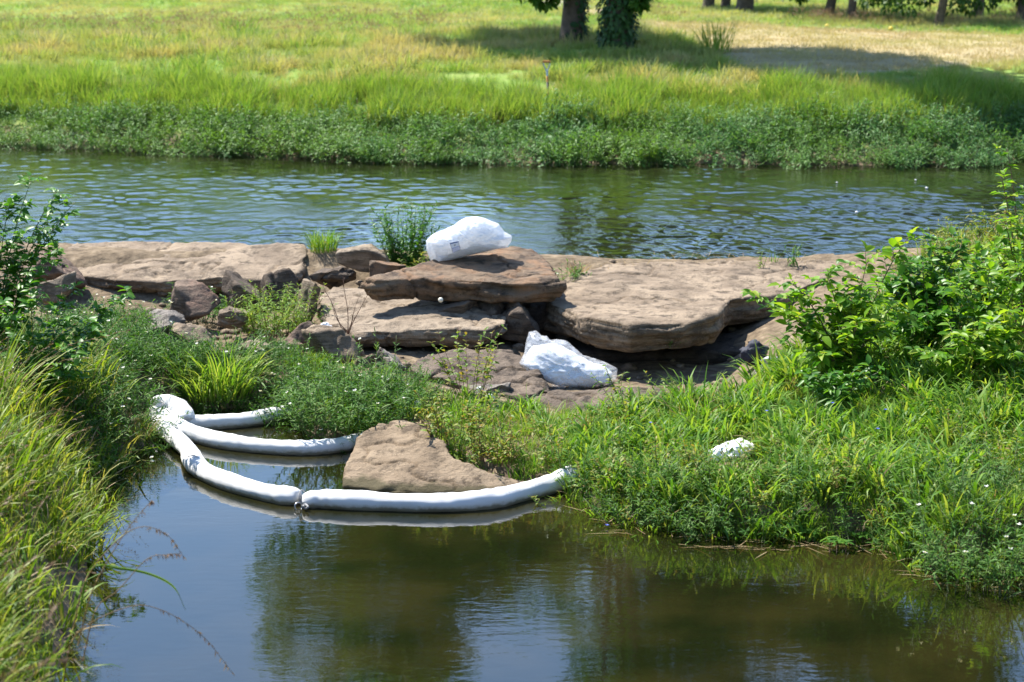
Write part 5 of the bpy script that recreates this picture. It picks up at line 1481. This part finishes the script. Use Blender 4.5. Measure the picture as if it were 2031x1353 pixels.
# thin wands with tiny leaves
for px, py, tx, ty, lab in ((738, 770, 742, 655, 'tall wispy green wand left of the dark cracked rock'), (762, 770, 785, 665, 'wispy wand leaning right before the grey knobbly rock'), (720, 775, 700, 670, 'wispy wand leaning left below the bare twigs')):
    b = on_ground(px, py)
    t1 = np.array(pixd(tx, ty, b.y + .1)) - np.array(b)
    e = empty('wispy_weed', b, lab, 'weed')
    u = np.linspace(0, 1, 8)[:, None]; c = u * t1 + np.array([.04, 0, 0]) * np.sin(u * 3)
    a = Acc(); tubes(a, c[None], .0045, .002, 4); link('stem', a.mesh('stem', [M['stem']]), e)
    n = 26; t = RNG.uniform(.1, 1, n); q = np.stack([np.interp(t, np.linspace(0, 1, 8), c[:, j]) for j in range(3)], 1)
    a = Acc(); leaves(a, q, np.stack([RNG.normal(0, 1, n), RNG.normal(0, 1, n), np.full(n, .9)], 1), np.tile([0, 0, 1.], (n, 1)), .09, .011, .2, 0, 0); tag(link('foliage', a.mesh('foliage', [M['weed_grey']]), e), kind='stuff')

# water plants: rosettes on the pool edge
for i, (px, py, lab) in enumerate([(1660, 1090, 'floating leaf rosette at the left end of the lower right shore'), (1722, 1072, 'leaf rosette in the water right of the leftmost rosette'), (1600, 1070, 'leaf rosette under the overhanging grass blades'), (1790, 1076, 'leaf rosette close beside the white flowered clump'), (1752, 1048, 'upper leaf rosette at the foot of the bank'), (1830, 1096, 'leaf rosette touching the white flowered clump')]):
    b = pix(px, py, 0.01)
    e = empty('water_plant', b, lab, 'plant', 'leaf rosettes at the pool edge')
    a = Acc(); sm = Acc(); nst = 4
    for s_ in range(nst):
        of = np.array([RNG.normal(0, .06), RNG.normal(0, .05), .03 + .05 * RNG.random()])
        tubes(sm, np.array([[of - [0, 0, .1], of]]), .005, .004, 4)
        n = 7; an = np.arange(n) / n * 6.28 + RNG.random()
        leaves(a, np.tile(of, (n, 1)), np.stack([np.cos(an), np.sin(an), RNG.uniform(.1, .6, n)], 1), np.tile([0, 0, 1.], (n, 1)), RNG.uniform(.06, .10, n), .034, .3, .1, 0)
    tag(link('foliage', a.mesh('foliage', [M['weed']]), e), kind='stuff'); link('stem', sm.mesh('stem', [M['stem_red']]), e)

# long seeding stalks leaning out over the near pool
for i, (b0, pts, lab) in enumerate([
        ((170, 1150, 12.6), [(230, 1075), (280, 1045), (330, 1060), (365, 1105)], 'pale arching seed stalk over the pool, upper of the leaning stalks'),
        ((150, 1260, 12.2), [(250, 1205), (320, 1210), (400, 1260), (465, 1340)], 'longest pale seed stalk bending far over the lower pool'),
        ((180, 1180, 12.5), [(215, 1110), (260, 1040), (298, 996), (300, 994)], 'straight brown stalk pointing up over the pool'),
        ((180, 1130, 12.7), [(240, 1128), (300, 1140), (345, 1165), (368, 1210)], 'green blade drooping over the pool below the seed stalks'),
        ((190, 1210, 12.3), [(235, 1170), (290, 1110), (330, 1100), (355, 1098)], 'thin stalk with pinkish seeds below the upper seed stalk')]):
    b = pixd(*b0)
    P = [list(b - Vector((.1, 0, .35))), list(b)] + [list(pixd(x, y, b0[2] + .02 * k)) for k, (x, y) in enumerate(pts)]
    c = catmull(P, 8) - np.array(b)
    e = empty('grass_stalk', b, lab, 'grass stalk')
    a = Acc()
    green = 'green blade' in lab
    tubes(a, c[None], .0045 if not green else .007, .0015, 5)
    link('stem', a.mesh('stem', [M['grass_near' if green else 'grass_dry']]), e)
    if not green:
        a = Acc(); n = 46; t = 1 - RNG.random(n) ** 1.3 * .42; kk = np.linspace(0, 1, len(c))
        q = np.stack([np.interp(t, kk, c[:, j]) for j in range(3)], 1)
        leaves(a, q, np.stack([RNG.normal(.2, .5, n), RNG.normal(0, .5, n), RNG.normal(-.8, .4, n)], 1), RNG.normal(size=(n, 3)), RNG.uniform(.015, .04, n), .008, .3, 0, 0, simple=True)
        tag(link('seed_head', a.mesh('seed_head', [M['seed']]), e), kind='stuff')
    else:
        a = Acc(); n = len(c); w = .009 * np.clip(np.minimum(np.linspace(0, 6, n), np.linspace(5, 0, n)), 0, 1)
        V = np.concatenate([c + np.array([0, 0, 1]) * w[:, None], c - np.array([0, 0, 1]) * w[:, None]])
        a.add(V, quads=[[j, j + 1, n + j + 1, n + j] for j in range(n - 1)]); link('blade', a.mesh('blade', [M['grass_near']]), e)

# tiny blue and white flowers and dry litter on the right-hand bank
a = Acc()
pts = px_poly([(1290, 850), (1660, 815), (1650, 840), (1755, 850), (1740, 880), (1205, 948), (1520, 840), (1600, 830), (1626, 1048)], .45)
for p in pts:
    z = float(hgt(p[0], p[1])) + .36
    n = 5; an = np.arange(n) / n * 6.28
    leaves(a, np.tile([p[0], p[1], z], (n, 1)), np.stack([np.cos(an), np.sin(an), np.full(n, .5)], 1), np.tile([0, 0, 1.], (n, 1)), .022, .02, 0, 0, 0, simple=True)
tag(link('blue_flowers', a.mesh('blue_flowers', [M['petal_blue']])), 'tiny scattered blue flowers in the grass of the right-hand bank', 'flowers', kind='stuff')
a = Acc()
p = sample_poly(px_poly([(1110, 545), (1130, 512), (1400, 508), (1700, 515), (1690, 530), (1400, 528), (1200, 545)], .78), 60)
q = np.stack([p[:, 0], p[:, 1], np.full(len(p), .81)], 1)
blades(a, q, RNG.uniform(0, 6.28, len(q)), RNG.uniform(1.0, 1.6, len(q)), RNG.uniform(.06, .18, len(q)), .006, RNG.uniform(-.3, .3, len(q)), 4)
tag(link('straw', a.mesh('straw', [M['grass_dry']])), 'scattered dry straw lying along the rear edge of the broad slab', 'straw', kind='stuff')

p = sample_poly(px_poly([(1130, 1000), (1200, 1030), (1300, 1055), (1500, 1072), (1700, 1075), (1800, 1100), (1850, 1140), (2040, 1150), (2040, 1180), (1840, 1175), (1790, 1120), (1700, 1100), (1500, 1100), (1300, 1085), (1180, 1050)], 0), 55)
q = np.stack([p[:, 0], p[:, 1], np.full(len(p), .012)], 1)
a = Acc(); blades(a, q, RNG.normal(0, .7, len(q)) + math.pi * (RNG.random(len(q)) < .5), RNG.normal(1.53, .05, len(q)), RNG.uniform(.08, .34, len(q)), .009, RNG.normal(0, .04, len(q)), 5, twist=.2)
tag(link('floating_straw', a.mesh('floating_straw', [M['grass_dry']])), 'dead brown stems floating along the edge of the right-hand bank', 'straw', kind='stuff')
